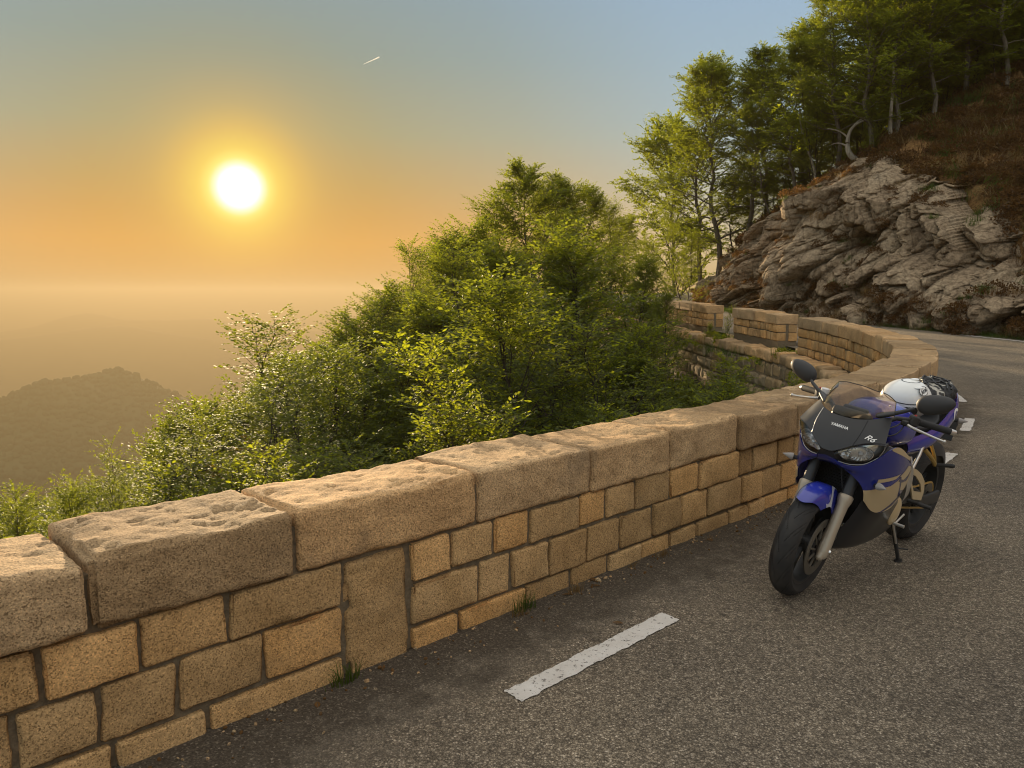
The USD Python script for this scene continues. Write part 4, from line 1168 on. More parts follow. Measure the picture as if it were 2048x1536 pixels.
# fork: bright lower legs, dark upper tubes, calipers behind them
def fork_at(t, y, dx=0.0):
    return np.array([WF[0] + 0.006 - math.sin(RAKE) * t + dx, y, WF[2] + math.cos(RAKE) * t])
for s in (1, -1):
    y = 0.103 * s
    low = tube([fork_at(t, y) for t in (-0.045, -0.03, 0.0, 0.1, 0.20, 0.24, 0.268, 0.292, 0.300)], [0.018, 0.027, 0.030, 0.0275, 0.028, 0.029, 0.036, 0.037, 0.030], 20)
    lug = hull(np.vstack([blob(fork_at(0.02, y * 1.02, 0.0), (0.026,) * 3, 1).vertices, blob(fork_at(-0.035, y * 0.98, 0.012), (0.020,) * 3, 1).vertices]))
    leg = obj('fork_leg', steer(join([low, lug])), 'fork_metal', bike, smooth=45)
    obj('fork_tube', steer(tube([fork_at(t, y) for t in (0.296, 0.42, 0.64)], [0.028, 0.028, 0.026], 18)), 'satin_black', leg, smooth=45)
    cal = join([rbox(WF + [-0.135, 0.075 * s, 0.065], (0.062, 0.062, 0.105), 0.016), rbox(WF + [-0.105, 0.088 * s, 0.10], (0.05, 0.03, 0.06), 0.01)])
    obj('brake_caliper', steer(cal), 'cast_black', bike, smooth=40)
    obj('axle_nut', steer(lathe_y([(0, 0.142 * s), (0.013, 0.140 * s), (0.0145, 0.130 * s), (0.0145, 0.115 * s)], WF, 24)), 'chrome', bike, smooth=30)
obj('fork_yoke', steer(rbox(fork_at(0.44, 0, -0.022), (0.07, 0.27, 0.035), 0.014)), 'cast_black', bike, smooth=40)
obj('brake_hose', steer(tube(curve([fork_at(0.10, 0.10, -0.06), fork_at(0.24, 0.09, -0.05), fork_at(0.40, 0.05, 0.03), fork_at(0.52, 0.04, 0.05)], 24), 0.0045, 8)), 'deep_black', bike, smooth=60)

# front mudguard, following the tyre, with a deeper cheek at each fork leg
def mudguard(c, R, a0, a1, w, cheeks, steered=True):
    na, nw = 48, 29
    a = np.radians(np.linspace(a0, a1, na)); q = np.linspace(-1, 1, nw)
    A, Q = np.meshgrid(a, q, indexing='ij')
    k = (A - a[0]) / (a[-1] - a[0])
    half = w / 2 * (0.80 + 0.2 * np.sin(np.pi * np.clip(k * 1.1, 0, 1)))
    drop = 0.075 + cheeks * np.exp(-((k - 0.62) / 0.20) ** 2)
    r = R + 0.020 - drop * np.abs(Q) ** 3.2
    # the leading edge is pointed
    A2 = A + np.radians(13) * np.abs(Q) ** 1.6 * (1 - k) ** 3
    y = half * np.sign(Q) * np.abs(Q) ** 0.72
    return np.stack([c[0] + r * np.cos(A2), y, c[2] + r * np.sin(A2)], -1)
G = mudguard(WF, 0.29, 56, 136, 0.158, 0.055)
fender = obj('front_mudguard', steer(shell(G, 0.004)), 'blue_paint', bike, smooth=50)

def paint_on(G, inside, lift=0.0052, thick=0.0012):
    """the cells of a fine grid whose centres lie inside a shape, as a thin layer a little above the sheet"""
    N = grid_normals(G)
    n, m = G.shape[:2]
    c = (G[:-1, :-1] + G[1:, 1:] + G[1:, :-1] + G[:-1, 1:]) / 4
    on = inside(c)
    a = np.arange(n * m).reshape(n, m)
    q = np.stack([a[:-1, :-1], a[1:, :-1], a[1:, 1:], a[:-1, 1:]], -1)[on]
    t = trimesh.Trimesh((G + N * lift).reshape(-1, 3), np.vstack([q[:, [0, 1, 2]], q[:, [0, 2, 3]]]), process=False)
    t.remove_unreferenced_vertices()
    return t

def poly_in(poly, ax=(0, 2)):
    from shapely.geometry import Polygon
    import shapely
    g = Polygon(poly).buffer(0)
    return lambda c: shapely.contains_xy(g, c[..., ax[0]], c[..., ax[1]])

# grey swirl on the mudguard's left cheek
Gfen = spline_grid(G, 240, 145)[:, ::-1]
def swirl(c):
    u = c[..., 0] - WF[0]; v = c[..., 2] - WF[2]
    a = np.degrees(np.arctan2(v, u)); y = c[..., 1]
    f = np.abs((y - 0.055) - 0.022 * np.sin((a - 70) / 9)) < 0.0035 + 0.004 * np.sin((a - 75) / 25)
    return f & (a > 78) & (a < 118) & (y > 0.02)
obj('mudguard_graphic', steer(paint_on(Gfen, swirl)), 'silver_graphic', fender, smooth=True)

# upper fairing ------------------------------------------------------------------
def sym(half):
    """rows given from the middle outwards (first point on the centre line) to full rows"""
    H = np.asarray(half, float)
    return np.concatenate([H[:, :0:-1] * [1, -1, 1], H], 1)
nose_rows = sym([
    [(0.672, 0, 0.782), (0.668, 0.030, 0.785), (0.652, 0.075, 0.812), (0.622, 0.130, 0.845), (0.590, 0.180, 0.862), (0.556, 0.222, 0.866)],
    [(0.650, 0, 0.832), (0.646, 0.034, 0.834), (0.632, 0.082, 0.850), (0.600, 0.136, 0.876), (0.565, 0.178, 0.892), (0.528, 0.212, 0.896)],
    [(0.618, 0, 0.890), (0.614, 0.036, 0.890), (0.600, 0.086, 0.900), (0.566, 0.138, 0.918), (0.528, 0.172, 0.932), (0.488, 0.198, 0.934)],
    [(0.578, 0, 0.944), (0.574, 0.036, 0.944), (0.560, 0.086, 0.950), (0.525, 0.134, 0.962), (0.484, 0.162, 0.974), (0.440, 0.182, 0.972)],
])
Gn = spline_grid(nose_rows, 60, 110)
nose = obj('nose_fairing', shell(Gn, 0.005), 'satin_black', bike, smooth=40)
# seam between the middle and the right hand cheek, its edge highlight laid on as bright metal
seam = [Gn[int(i), 27] - grid_normals(Gn)[int(i), 27] * 0.006 for i in np.linspace(2, 57, 14)]
obj('seam_trim', tube(curve(seam, 30), 0.0022, 6), 'bare_metal', nose, smooth=60)
seam = [Gn[int(i), 82] - grid_normals(Gn)[int(i), 82] * 0.0055 for i in np.linspace(2, 57, 14)]
obj('seam_trim', tube(curve(seam, 30), 0.0015, 6), 'deep_black', nose, smooth=60)

def text_on(text, height, origin, xdir, ydir, m, parent, name, depth=0.0015, bold=True, shear=0.0):
    t = meshkit.text_mesh(text, height, depth, bold)
    v = t.vertices.copy(); v[:, 0] -= t.bounds[:, 0].mean(); v[:, 1] -= t.bounds[:, 1].mean()
    v[:, 0] += shear * v[:, 1]
    x = unit(np.asarray(xdir, float)); y = np.asarray(ydir, float); y = unit(y - x * (x @ y)); z = np.cross(x, y)
    t.vertices = v[:, :1] * x + v[:, 1:2] * y + v[:, 2:] * z + np.asarray(origin, float)
    return obj(name, t, m, parent)
def wrap_text(text, height, G, iu, iv, m, parent, name, lift=0.0058, shear=0.0, bold=True, flip=1, depth=0.0012, rot=0.0):
    """lettering laid over a sheet round the grid cell (iu, iv), bending with it"""
    t = meshkit.text_mesh(text, height, depth, bold)
    t = t.subdivide_to_size(height * 0.3)
    v = t.vertices.copy(); v[:, 0] -= t.bounds[:, 0].mean(); v[:, 1] -= t.bounds[:, 1].mean()
    v[:, 0] += shear * v[:, 1]
    c, s = math.cos(rot), math.sin(rot)
    v[:, :2] = v[:, :2] @ np.array([[c, s], [-s, c]])
    N = grid_normals(G)
    p, nn = G[iu, iv], N[iu, iv]
    yd = unit(np.gradient(G, axis=0)[iu, iv]); xd = np.cross(yd, nn)
    flat = p + v[:, :1] * xd + v[:, 1:2] * yd
    from scipy.spatial import cKDTree as _T
    d, k = _T(G.reshape(-1, 3)).query(flat, k=4)
    w = 1 / (d + 1e-6); w /= w.sum(1, keepdims=True)
    q = np.einsum('ij,ijk->ik', w, G.reshape(-1, 3)[k]); qn = unit(np.einsum('ij,ijk->ik', w, N.reshape(-1, 3)[k]))
    off = np.einsum('ij,ij->i', flat - q, qn)[:, None]
    t.vertices = flat - qn * off + qn * (lift + v[:, 2:])
    return obj(name, t, m, parent)
Gn2 = spline_grid(nose_rows, 160, 320)[:, ::-1]
wrap_text('YAMAHA', 0.0148, Gn2, 116, 148, 'white_graphic', nose, 'lettering')
wrap_text('R6', 0.026, Gn2, 36, 44, 'white_graphic', nose, 'lettering', shear=0.45, rot=-0.06)

# headlights: a clear lens over a bright bowl in a dark housing
lens_rows = [
    [(0.662, 0.036, 0.776), (0.646, 0.076, 0.804), (0.616, 0.131, 0.837), (0.584, 0.181, 0.854), (0.552, 0.222, 0.857)],
    [(0.664, 0.040, 0.764), (0.648, 0.084, 0.780), (0.622, 0.138, 0.802), (0.588, 0.184, 0.820), (0.549, 0.222, 0.838)],
    [(0.656, 0.048, 0.750), (0.640, 0.090, 0.752), (0.616, 0.140, 0.765), (0.585, 0.180, 0.785), (0.547, 0.214, 0.815)],
    [(0.644, 0.056, 0.738), (0.626, 0.094, 0.733), (0.602, 0.136, 0.738), (0.575, 0.172, 0.757), (0.545, 0.203, 0.792)]]
Gl = spline_grid(lens_rows, 24, 40)
for s in (1, -1):
    f = (lambda m: m) if s > 0 else mirror_y
    hl = obj('headlight', f(grid_mesh(Gl)), 'lamp_lens', bike, smooth=60)
    back = Gl + np.array([-0.055, -0.006, 0.004])
    rim_ = np.concatenate([Gl[0], Gl[1:, -1], Gl[-1, -2::-1], Gl[-2:0:-1, 0]]); rimb = np.concatenate([back[0], back[1:, -1], back[-1, -2::-1], back[-2:0:-1, 0]])
    wall = grid_mesh(np.stack([np.r_[rim_, rim_[:1]], np.r_[rimb, rimb[:1]]], 1))
    obj('housing', f(wall), 'satin_black', hl, smooth=30)
    obj('back_plate', f(grid_mesh(back[:, ::-1])), 'lamp_silver', hl, smooth=30)
    c = np.array([0.588, 0.128, 0.790]); ax = axes((1, 0.16, 0.0), (0, 1, 0.28))
    th = np.linspace(0, 2 * np.pi, 41); rr = np.linspace(0.10, 1, 7)
    bowl = np.stack([[c + ax @ np.array([-0.034 + 0.034 * q * q, 0.062 * q * math.cos(a), 0.036 * q * math.sin(a)]) for a in th] for q in rr])
    fl = bowl.copy(); fl[:, 1::2] += (c - fl[:, 1::2]) * 0.10                    # fluted
    obj('reflector', f(grid_mesh(fl)), 'mirror_coat', hl)
    c2 = np.array([0.622, 0.078, 0.770]); rr2 = np.linspace(0.1, 1, 6)
    bowl2 = np.stack([[c2 + ax @ np.array([-0.03 + 0.024 * q * q, 0.026 * q * math.cos(a), 0.017 * q * math.sin(a)]) for a in th] for q in rr2])
    obj('reflector', f(grid_mesh(bowl2)), 'mirror_coat', hl)
    obj('bulb', f(blob(c + [-0.012, 0, 0], (0.016, 0.010, 0.010), 2)), 'clear_grey_lens', hl, smooth=60)
    ring = tube([c + ax @ np.array([0.001, 0.063 * math.cos(a), 0.037 * math.sin(a)]) for a in th], 0.003, 6, caps=False)
    obj('bezel', f(ring), 'bare_metal', hl, smooth=60)
    edge = tube(curve(np.r_[Gl[-1, ::4], Gl[::-4, -1]], 40), 0.0022, 6)
    obj('lens_rim', f(edge), 'bare_metal', hl, smooth=60)

# blue side fairings with the sandy swirls; dark belly pan below
side_rows = [
    [(0.655, 0.046, 0.742), (0.630, 0.098, 0.729), (0.590, 0.160, 0.745), (0.542, 0.212, 0.800), (0.470, 0.236, 0.842), (0.380, 0.244, 0.822), (0.280, 0.240, 0.775), (0.180, 0.222, 0.748), (0.060, 0.190, 0.720)],
    [(0.640, 0.054, 0.722), (0.616, 0.105, 0.708), (0.582, 0.166, 0.716), (0.530, 0.212, 0.745), (0.455, 0.240, 0.760), (0.370, 0.250, 0.746), (0.280, 0.247, 0.716), (0.175, 0.230, 0.690), (0.055, 0.198, 0.670)],
    [(0.608, 0.078, 0.702), (0.592, 0.122, 0.688), (0.566, 0.172, 0.680), (0.518, 0.210, 0.676), (0.445, 0.236, 0.672), (0.365, 0.247, 0.662), (0.280, 0.245, 0.646), (0.175, 0.231, 0.628), (0.055, 0.200, 0.620)],
    [(0.566, 0.158, 0.636), (0.556, 0.174, 0.626), (0.538, 0.190, 0.614), (0.502, 0.208, 0.600), (0.440, 0.228, 0.590), (0.365, 0.238, 0.582), (0.285, 0.238, 0.576), (0.185, 0.226, 0.570), (0.065, 0.200, 0.580)],
    [(0.534, 0.176, 0.556), (0.526, 0.184, 0.542), (0.508, 0.192, 0.520), (0.475, 0.202, 0.496), (0.420, 0.212, 0.480), (0.360, 0.220, 0.478), (0.290, 0.222, 0.484), (0.205, 0.214, 0.496), (0.100, 0.196, 0.520)]]
Gs = spline_grid(side_rows, 70, 150)
Gs_fine = spline_grid(side_rows, 220, 460)
def px_poly(pts, y=0.235):
    """outline of a marking on the left side, given where it shows; (x, z) in the machine's own frame"""
    return pts
SAND = [
    [(0.600, 0.600), (0.50, 0.625), (0.413, 0.634), (0.325, 0.668), (0.292, 0.613), (0.25, 0.542), (0.342, 0.501), (0.395, 0.483), (0.50, 0.480), (0.56, 0.52)],
    [(0.513, 0.676), (0.345, 0.690), (0.382, 0.668), (0.513, 0.656)],
    [(0.345, 0.676), (0.251, 0.715), (0.150, 0.690), (0.165, 0.668), (0.276, 0.641), (0.334, 0.660)],
    [(0.308, 0.634), (0.210, 0.626), (0.126, 0.660), (0.051, 0.645), (0.051, 0.606), (0.105, 0.579), (0.179, 0.566), (0.278, 0.587)],
    [(0.399, 0.472), (0.298, 0.477), (0.224, 0.514), (0.110, 0.510), (0.110, 0.530), (0.200, 0.532), (0.290, 0.498), (0.330, 0.492)],
    [(0.552, 0.882), (0.442, 0.860), (0.274, 0.800), (0.150, 0.770), (0.219, 0.735), (0.324, 0.772), (0.479, 0.826)],
]
CUT = [  # dark strokes along the sandy fields
    [(0.325, 0.672), (0.345, 0.676), (0.302, 0.610), (0.262, 0.535), (0.245, 0.542), (0.285, 0.613)],
    [(0.400, 0.485), (0.345, 0.505), (0.250, 0.548), (0.236, 0.536), (0.330, 0.494), (0.392, 0.474)],
    [(0.340, 0.662), (0.276, 0.645), (0.190, 0.660), (0.190, 0.650), (0.270, 0.632), (0.345, 0.648)],
]
for s in (1, -1):
    f = (lambda m: m) if s > 0 else mirror_y
    sf = obj('side_fairing', f(shell(Gs, 0.004, flip=True)), 'shaded_blue_paint', bike, smooth=45)
    sand = [poly_in(p) for p in SAND]; cut = [poly_in(p) for p in CUT]
    on = lambda c: np.logical_or.reduce([g(c) for g in sand]) & ~np.logical_or.reduce([g(c) for g in cut])
    Gr = Gs_fine
    obj('sand_graphic', f(paint_on(Gr, on)), 'beige_paint', sf, smooth=True)
    obj('dark_graphic', f(paint_on(Gr, lambda c: np.logical_or.reduce([g(c) for g in cut]), 0.0058)), 'dark_blue_paint', sf, smooth=True)
    if s > 0:
        for q in ((0.50, 0.66), (0.36, 0.735), (0.205, 0.735)):
            k = np.argmin((Gs[..., 0] - q[0]) ** 2 + (Gs[..., 2] - q[1]) ** 2)
            obj('fastener', blob(Gs.reshape(-1, 3)[k] + [0, 0.001, 0], (0.006, 0.003, 0.006), 2), 'bare_metal', sf, smooth=60)
chin_rows = sym([
    [(0.662, 0, 0.752), (0.660, 0.025, 0.748), (0.655, 0.046, 0.742)],
    [(0.648, 0, 0.722), (0.646, 0.028, 0.720), (0.640, 0.050, 0.715)],
    [(0.606, 0, 0.700), (0.605, 0.032, 0.698), (0.600, 0.060, 0.692)]])
obj('chin_fairing', shell(spline_grid(chin_rows, 12, 20), 0.004), 'dark_blue_paint', bike, smooth=45)
obj('nose_infill', shell(spline_grid(sym([[(0.668, 0, 0.786), (0.664, 0.034, 0.778)], [(0.664, 0, 0.766), (0.662, 0.044, 0.758)], [(0.660, 0, 0.750), (0.652, 0.050, 0.742)]]), 10, 12), 0.003), 'gloss_black', bike, smooth=45)
inner = [[(0.500, 0.100, 0.70), (0.470, 0.160, 0.70), (0.400, 0.20, 0.70)], [(0.480, 0.11, 0.60), (0.455, 0.16, 0.60), (0.40, 0.195, 0.60)], [(0.455, 0.10, 0.46), (0.44, 0.15, 0.46), (0.40, 0.18, 0.46)]]  # black panels added to darken the opening round the fork
for s in (1, -1):
    obj('inner_duct', shell(spline_grid(inner, 14, 14) * [1, s, 1], 0.004), 'deep_black', bike, smooth=45)
fins = [rbox((0.405, 0, 0.60), (0.03, 0.30, 0.26), 0.006)] + [rbox((0.424, 0, z), (0.010, 0.28, 0.004), 0.001) for z in np.linspace(0.49, 0.71, 16)]
obj('radiator', join(fins), 'deep_black', bike, smooth=30)
belly_rows = [
    [(0.515, 0.160, 0.545), (0.480, 0.186, 0.512), (0.430, 0.208, 0.506), (0.362, 0.222, 0.504), (0.294, 0.224, 0.506), (0.180, 0.208, 0.514), (0.08, 0.185, 0.44), (-0.02, 0.165, 0.36)],
    [(0.535, 0.130, 0.440), (0.500, 0.152, 0.420), (0.450, 0.172, 0.410), (0.380, 0.186, 0.402), (0.300, 0.190, 0.396), (0.180, 0.186, 0.386), (0.07, 0.172, 0.36), (-0.03, 0.155, 0.33)],
    [(0.570, 0.090, 0.335), (0.525, 0.112, 0.318), (0.465, 0.132, 0.306), (0.385, 0.148, 0.298), (0.300, 0.156, 0.292), (0.180, 0.158, 0.286), (0.06, 0.150, 0.280), (-0.04, 0.140, 0.278)],
    [(0.585, 0.055, 0.268), (0.540, 0.070, 0.250), (0.475, 0.088, 0.238), (0.390, 0.104, 0.230), (0.300, 0.112, 0.226), (0.180, 0.116, 0.226), (0.06, 0.114, 0.232), (-0.05, 0.110, 0.240)],
    [(0.585, 0.0, 0.255), (0.540, 0.0, 0.236), (0.475, 0.0, 0.222), (0.390, 0.0, 0.212), (0.300, 0.0, 0.208), (0.180, 0.0, 0.210), (0.06, 0.0, 0.218), (-0.05, 0.0, 0.228)]]
Gb = spline_grid(belly_rows, 40, 60)
obj('belly_pan', join([shell(Gb, 0.004, flip=True), mirror_y(shell(Gb, 0.004, flip=True))]), 'gloss_black', bike, smooth=45)

# windscreen and what shows through it
ws_rows = sym([
    [(0.582, 0, 0.950), (0.570, 0.060, 0.954), (0.535, 0.118, 0.964), (0.480, 0.158, 0.976), (0.405, 0.178, 0.975)],
    [(0.572, 0, 1.005), (0.560, 0.060, 1.006), (0.524, 0.112, 1.008), (0.468, 0.150, 1.008), (0.395, 0.172, 0.995)],
    [(0.548, 0, 1.060), (0.537, 0.055, 1.060), (0.502, 0.104, 1.055), (0.446, 0.140, 1.046), (0.378, 0.163, 1.020)],
    [(0.514, 0, 1.108), (0.504, 0.048, 1.105), (0.472, 0.092, 1.092), (0.418, 0.126, 1.078), (0.355, 0.152, 1.040)]])
Gw = spline_grid(ws_rows, 36, 60)
ws = obj('windscreen', grid_mesh(Gw[:, ::-1]), 'smoked_screen', bike, smooth=60)
obj('screen_edge', tube(np.concatenate([Gw[:, 0], Gw[-1, 1:], Gw[-2::-1, -1]]), 0.0022, 6), 'gloss_black', ws, smooth=60)
for a_, b_, c_ in (((0.352, 0.200, 0.950), (0.42, 0.185, 0.925), (0.470, 0.150, 0.915)), ((0.345, 0.212, 0.940), (0.40, 0.200, 0.890), (0.450, 0.160, 0.880))):
    obj('control_cable', tube(curve([a_, b_, c_], 16), 0.0035, 8), 'satin_black', bike, smooth=60)
for rr_, cc_ in ((3, 4), (20, 3), (3, 54), (20, 55)):
    obj('screen_bolt', blob(Gw[rr_, cc_] * [1, 1, 1], (0.006, 0.006, 0.004), 2), 'bare_metal', bike, smooth=60)
dash = join([rbox((0.455, 0, 0.932), (0.09, 0.20, 0.05), 0.018, axes((0.8, 0, 0.6), (0, 1, 0))), rbox((0.435, 0.0, 0.955), (0.03, 0.13, 0.05), 0.012)])
obj('instrument_panel', dash, 'black_plastic', bike, smooth=40)
top_yoke = join([rbox(fork_at(0.665, 0, -0.03), (0.08, 0.235, 0.028), 0.012)] + [tube([fork_at(0.655, y), fork_at(0.705, y)], 0.022, 16) for y in (-0.103, 0.103)] + [tube([fork_at(0.66, 0, -0.03), fork_at(0.70, 0, -0.03)], 0.018, 16)])
obj('top_yoke', steer(top_yoke), 'bare_metal', bike, smooth=40)

# tank, seat and tail
def loft(sections, n=48, nu=60):
    """closed cross sections along x: (x, half width, z low, z high, squareness, shoulder height 0..1)"""
    S = np.asarray(sections, float)
    from scipy.interpolate import PchipInterpolator
    t = np.linspace(0, len(S) - 1, nu)
    V = PchipInterpolator(np.arange(len(S)), S)(t)
    th = np.linspace(0, 2 * np.pi, n + 1)
    G = np.zeros((nu, n + 1, 3))
    for i, (x, w, z0, z1, pw, sh) in enumerate(V):
        c, s = np.cos(th), np.sin(th)
        cy = np.sign(c) * np.abs(c) ** (2 / pw); cz = np.sign(s) * np.abs(s) ** (2 / pw)
        zm = z0 + (z1 - z0) * sh
        z = np.where(cz >= 0, zm + cz * (z1 - zm), zm + cz * (zm - z0))
        G[i] = np.stack([np.full(n + 1, x), w * cy, z], 1)
    body = grid_mesh(G[:, ::-1])
    e = []
    for k, fl in ((0, 1), (-1, -1)):
        c = G[k].mean(0); v = np.vstack([G[k][:-1], c]); m = n
        f = np.stack([np.arange(m), (np.arange(m) + 1) % m, np.full(m, m)], 1)
        e.append(trimesh.Trimesh(v, f[:, ::-1] if fl < 0 else f, process=False))
    return join([body] + e)
tank = loft([(0.285, 0.06, 0.88, 0.93, 2.2, 0.5), (0.262, 0.120, 0.80, 0.968, 2.4, 0.5), (0.215, 0.150, 0.76, 0.990, 2.5, 0.5), (0.13, 0.165, 0.74, 0.992, 2.5, 0.5), (0.03, 0.165, 0.73, 0.970, 2.5, 0.5), (-0.07, 0.135, 0.74, 0.925, 2.5, 0.45), (-0.15, 0.085, 0.76, 0.870, 2.4, 0.4), (-0.17, 0.05, 0.78, 0.845, 2.2, 0.4)])
tk = obj('fuel_tank', tank, 'blue_paint', bike, smooth=50)
obj('filler_cap', join([lathe_y([(0.0, 0.0), (0.032, 0.0), (0.036, -0.004), (0.036, -0.008)], (0, 0, 0), 32).apply_transform(trimesh.transformations.rotation_matrix(np.pi / 2, [1, 0, 0])).apply_translation([0.13, 0, 0.994])]), 'bare_metal', tk, smooth=40)
seat = loft([(-0.12, 0.075, 0.76, 0.845, 2.6, 0.6), (-0.18, 0.105, 0.77, 0.838, 3, 0.6), (-0.28, 0.125, 0.78, 0.835, 3, 0.6), (-0.40, 0.130, 0.80, 0.850, 3, 0.6), (-0.46, 0.115, 0.81, 0.880, 2.8, 0.6), (-0.48, 0.095, 0.83, 0.890, 2.6, 0.6)])
obj('seat', seat, 'seat_vinyl', bike, smooth=50)
obj('pillion_seat', loft([(-0.455, 0.08, 0.86, 0.905, 2.6, 0.6), (-0.50, 0.105, 0.87, 0.925, 2.8, 0.6), (-0.60, 0.108, 0.89, 0.945, 2.8, 0.6), (-0.70, 0.095, 0.91, 0.958, 2.6, 0.6), (-0.735, 0.07, 0.925, 0.955, 2.4, 0.6)]), 'seat_vinyl', bike, smooth=50)
tail_rows = [
    [(-0.02, 0.115, 0.775), (-0.12, 0.135, 0.795), (-0.25, 0.150, 0.815), (-0.38, 0.152, 0.850), (-0.52, 0.142, 0.900), (-0.64, 0.125, 0.942), (-0.75, 0.085, 0.968), (-0.80, 0.045, 0.972)],
    [(-0.02, 0.130, 0.745), (-0.12, 0.150, 0.760), (-0.25, 0.166, 0.778), (-0.38, 0.170, 0.808), (-0.52, 0.160, 0.852), (-0.64, 0.142, 0.898), (-0.75, 0.098, 0.936), (-0.82, 0.052, 0.948)],
    [(-0.03, 0.132, 0.715), (-0.13, 0.150, 0.722), (-0.25, 0.164, 0.732), (-0.38, 0.166, 0.756), (-0.52, 0.156, 0.800), (-0.64, 0.138, 0.850), (-0.75, 0.096, 0.896), (-0.82, 0.050, 0.918)],
    [(-0.04, 0.118, 0.690), (-0.14, 0.132, 0.692), (-0.25, 0.142, 0.700), (-0.38, 0.142, 0.722), (-0.52, 0.132, 0.764), (-0.64, 0.116, 0.815), (-0.75, 0.080, 0.866), (-0.80, 0.042, 0.894)]]
Gt = spline_grid(tail_rows, 30, 60)
Gt_f = spline_grid(tail_rows, 120, 300)
for s in (1, -1):
    f = (lambda m: m) if s > 0 else mirror_y
    tc_ = obj('tail_fairing', f(shell(Gt, 0.004, flip=True)), 'blue_paint', bike, smooth=45)
    ring = lambda c: (np.abs(np.hypot((c[..., 0] + 0.60) / 1.0, (c[..., 2] - 0.865) / 0.8) - 0.042) < 0.009)
    obj('ring_graphic', f(paint_on(Gt_f, ring)), 'white_graphic', tc_, smooth=True)
    obj('lower_graphic', f(paint_on(Gt_f, lambda c: (c[..., 2] < 0.712 + 0.30 * np.clip(-c[..., 0] - 0.25, 0, 1) + 0.0) & (c[..., 0] < -0.02))), 'dark_blue_paint', tc_, smooth=True)
under = loft([(-0.05, 0.10, 0.66, 0.78, 3, 0.5), (-0.3, 0.115, 0.69, 0.80, 3, 0.5), (-0.55, 0.10, 0.76, 0.88, 3, 0.5), (-0.72, 0.07, 0.83, 0.92, 3, 0.5), (-0.80, 0.03, 0.88, 0.93, 3, 0.5)])
obj('tail_underside', under, 'black_plastic', bike, smooth=50)
obj('tail_light', blob((-0.815, 0, 0.925), (0.02, 0.06, 0.022), 3), 'red_plastic', bike, smooth=60)
obj('plate_bracket', join([rbox((-0.82, 0, 0.80), (0.02, 0.10, 0.16), 0.008, axes((0.9, 0, 0.35), (0, 1, 0))), rbox((-0.86, 0, 0.72), (0.006, 0.20, 0.14), 0.003, axes((0.9, 0, 0.35), (0, 1, 0)))]), 'black_plastic', bike, smooth=40)

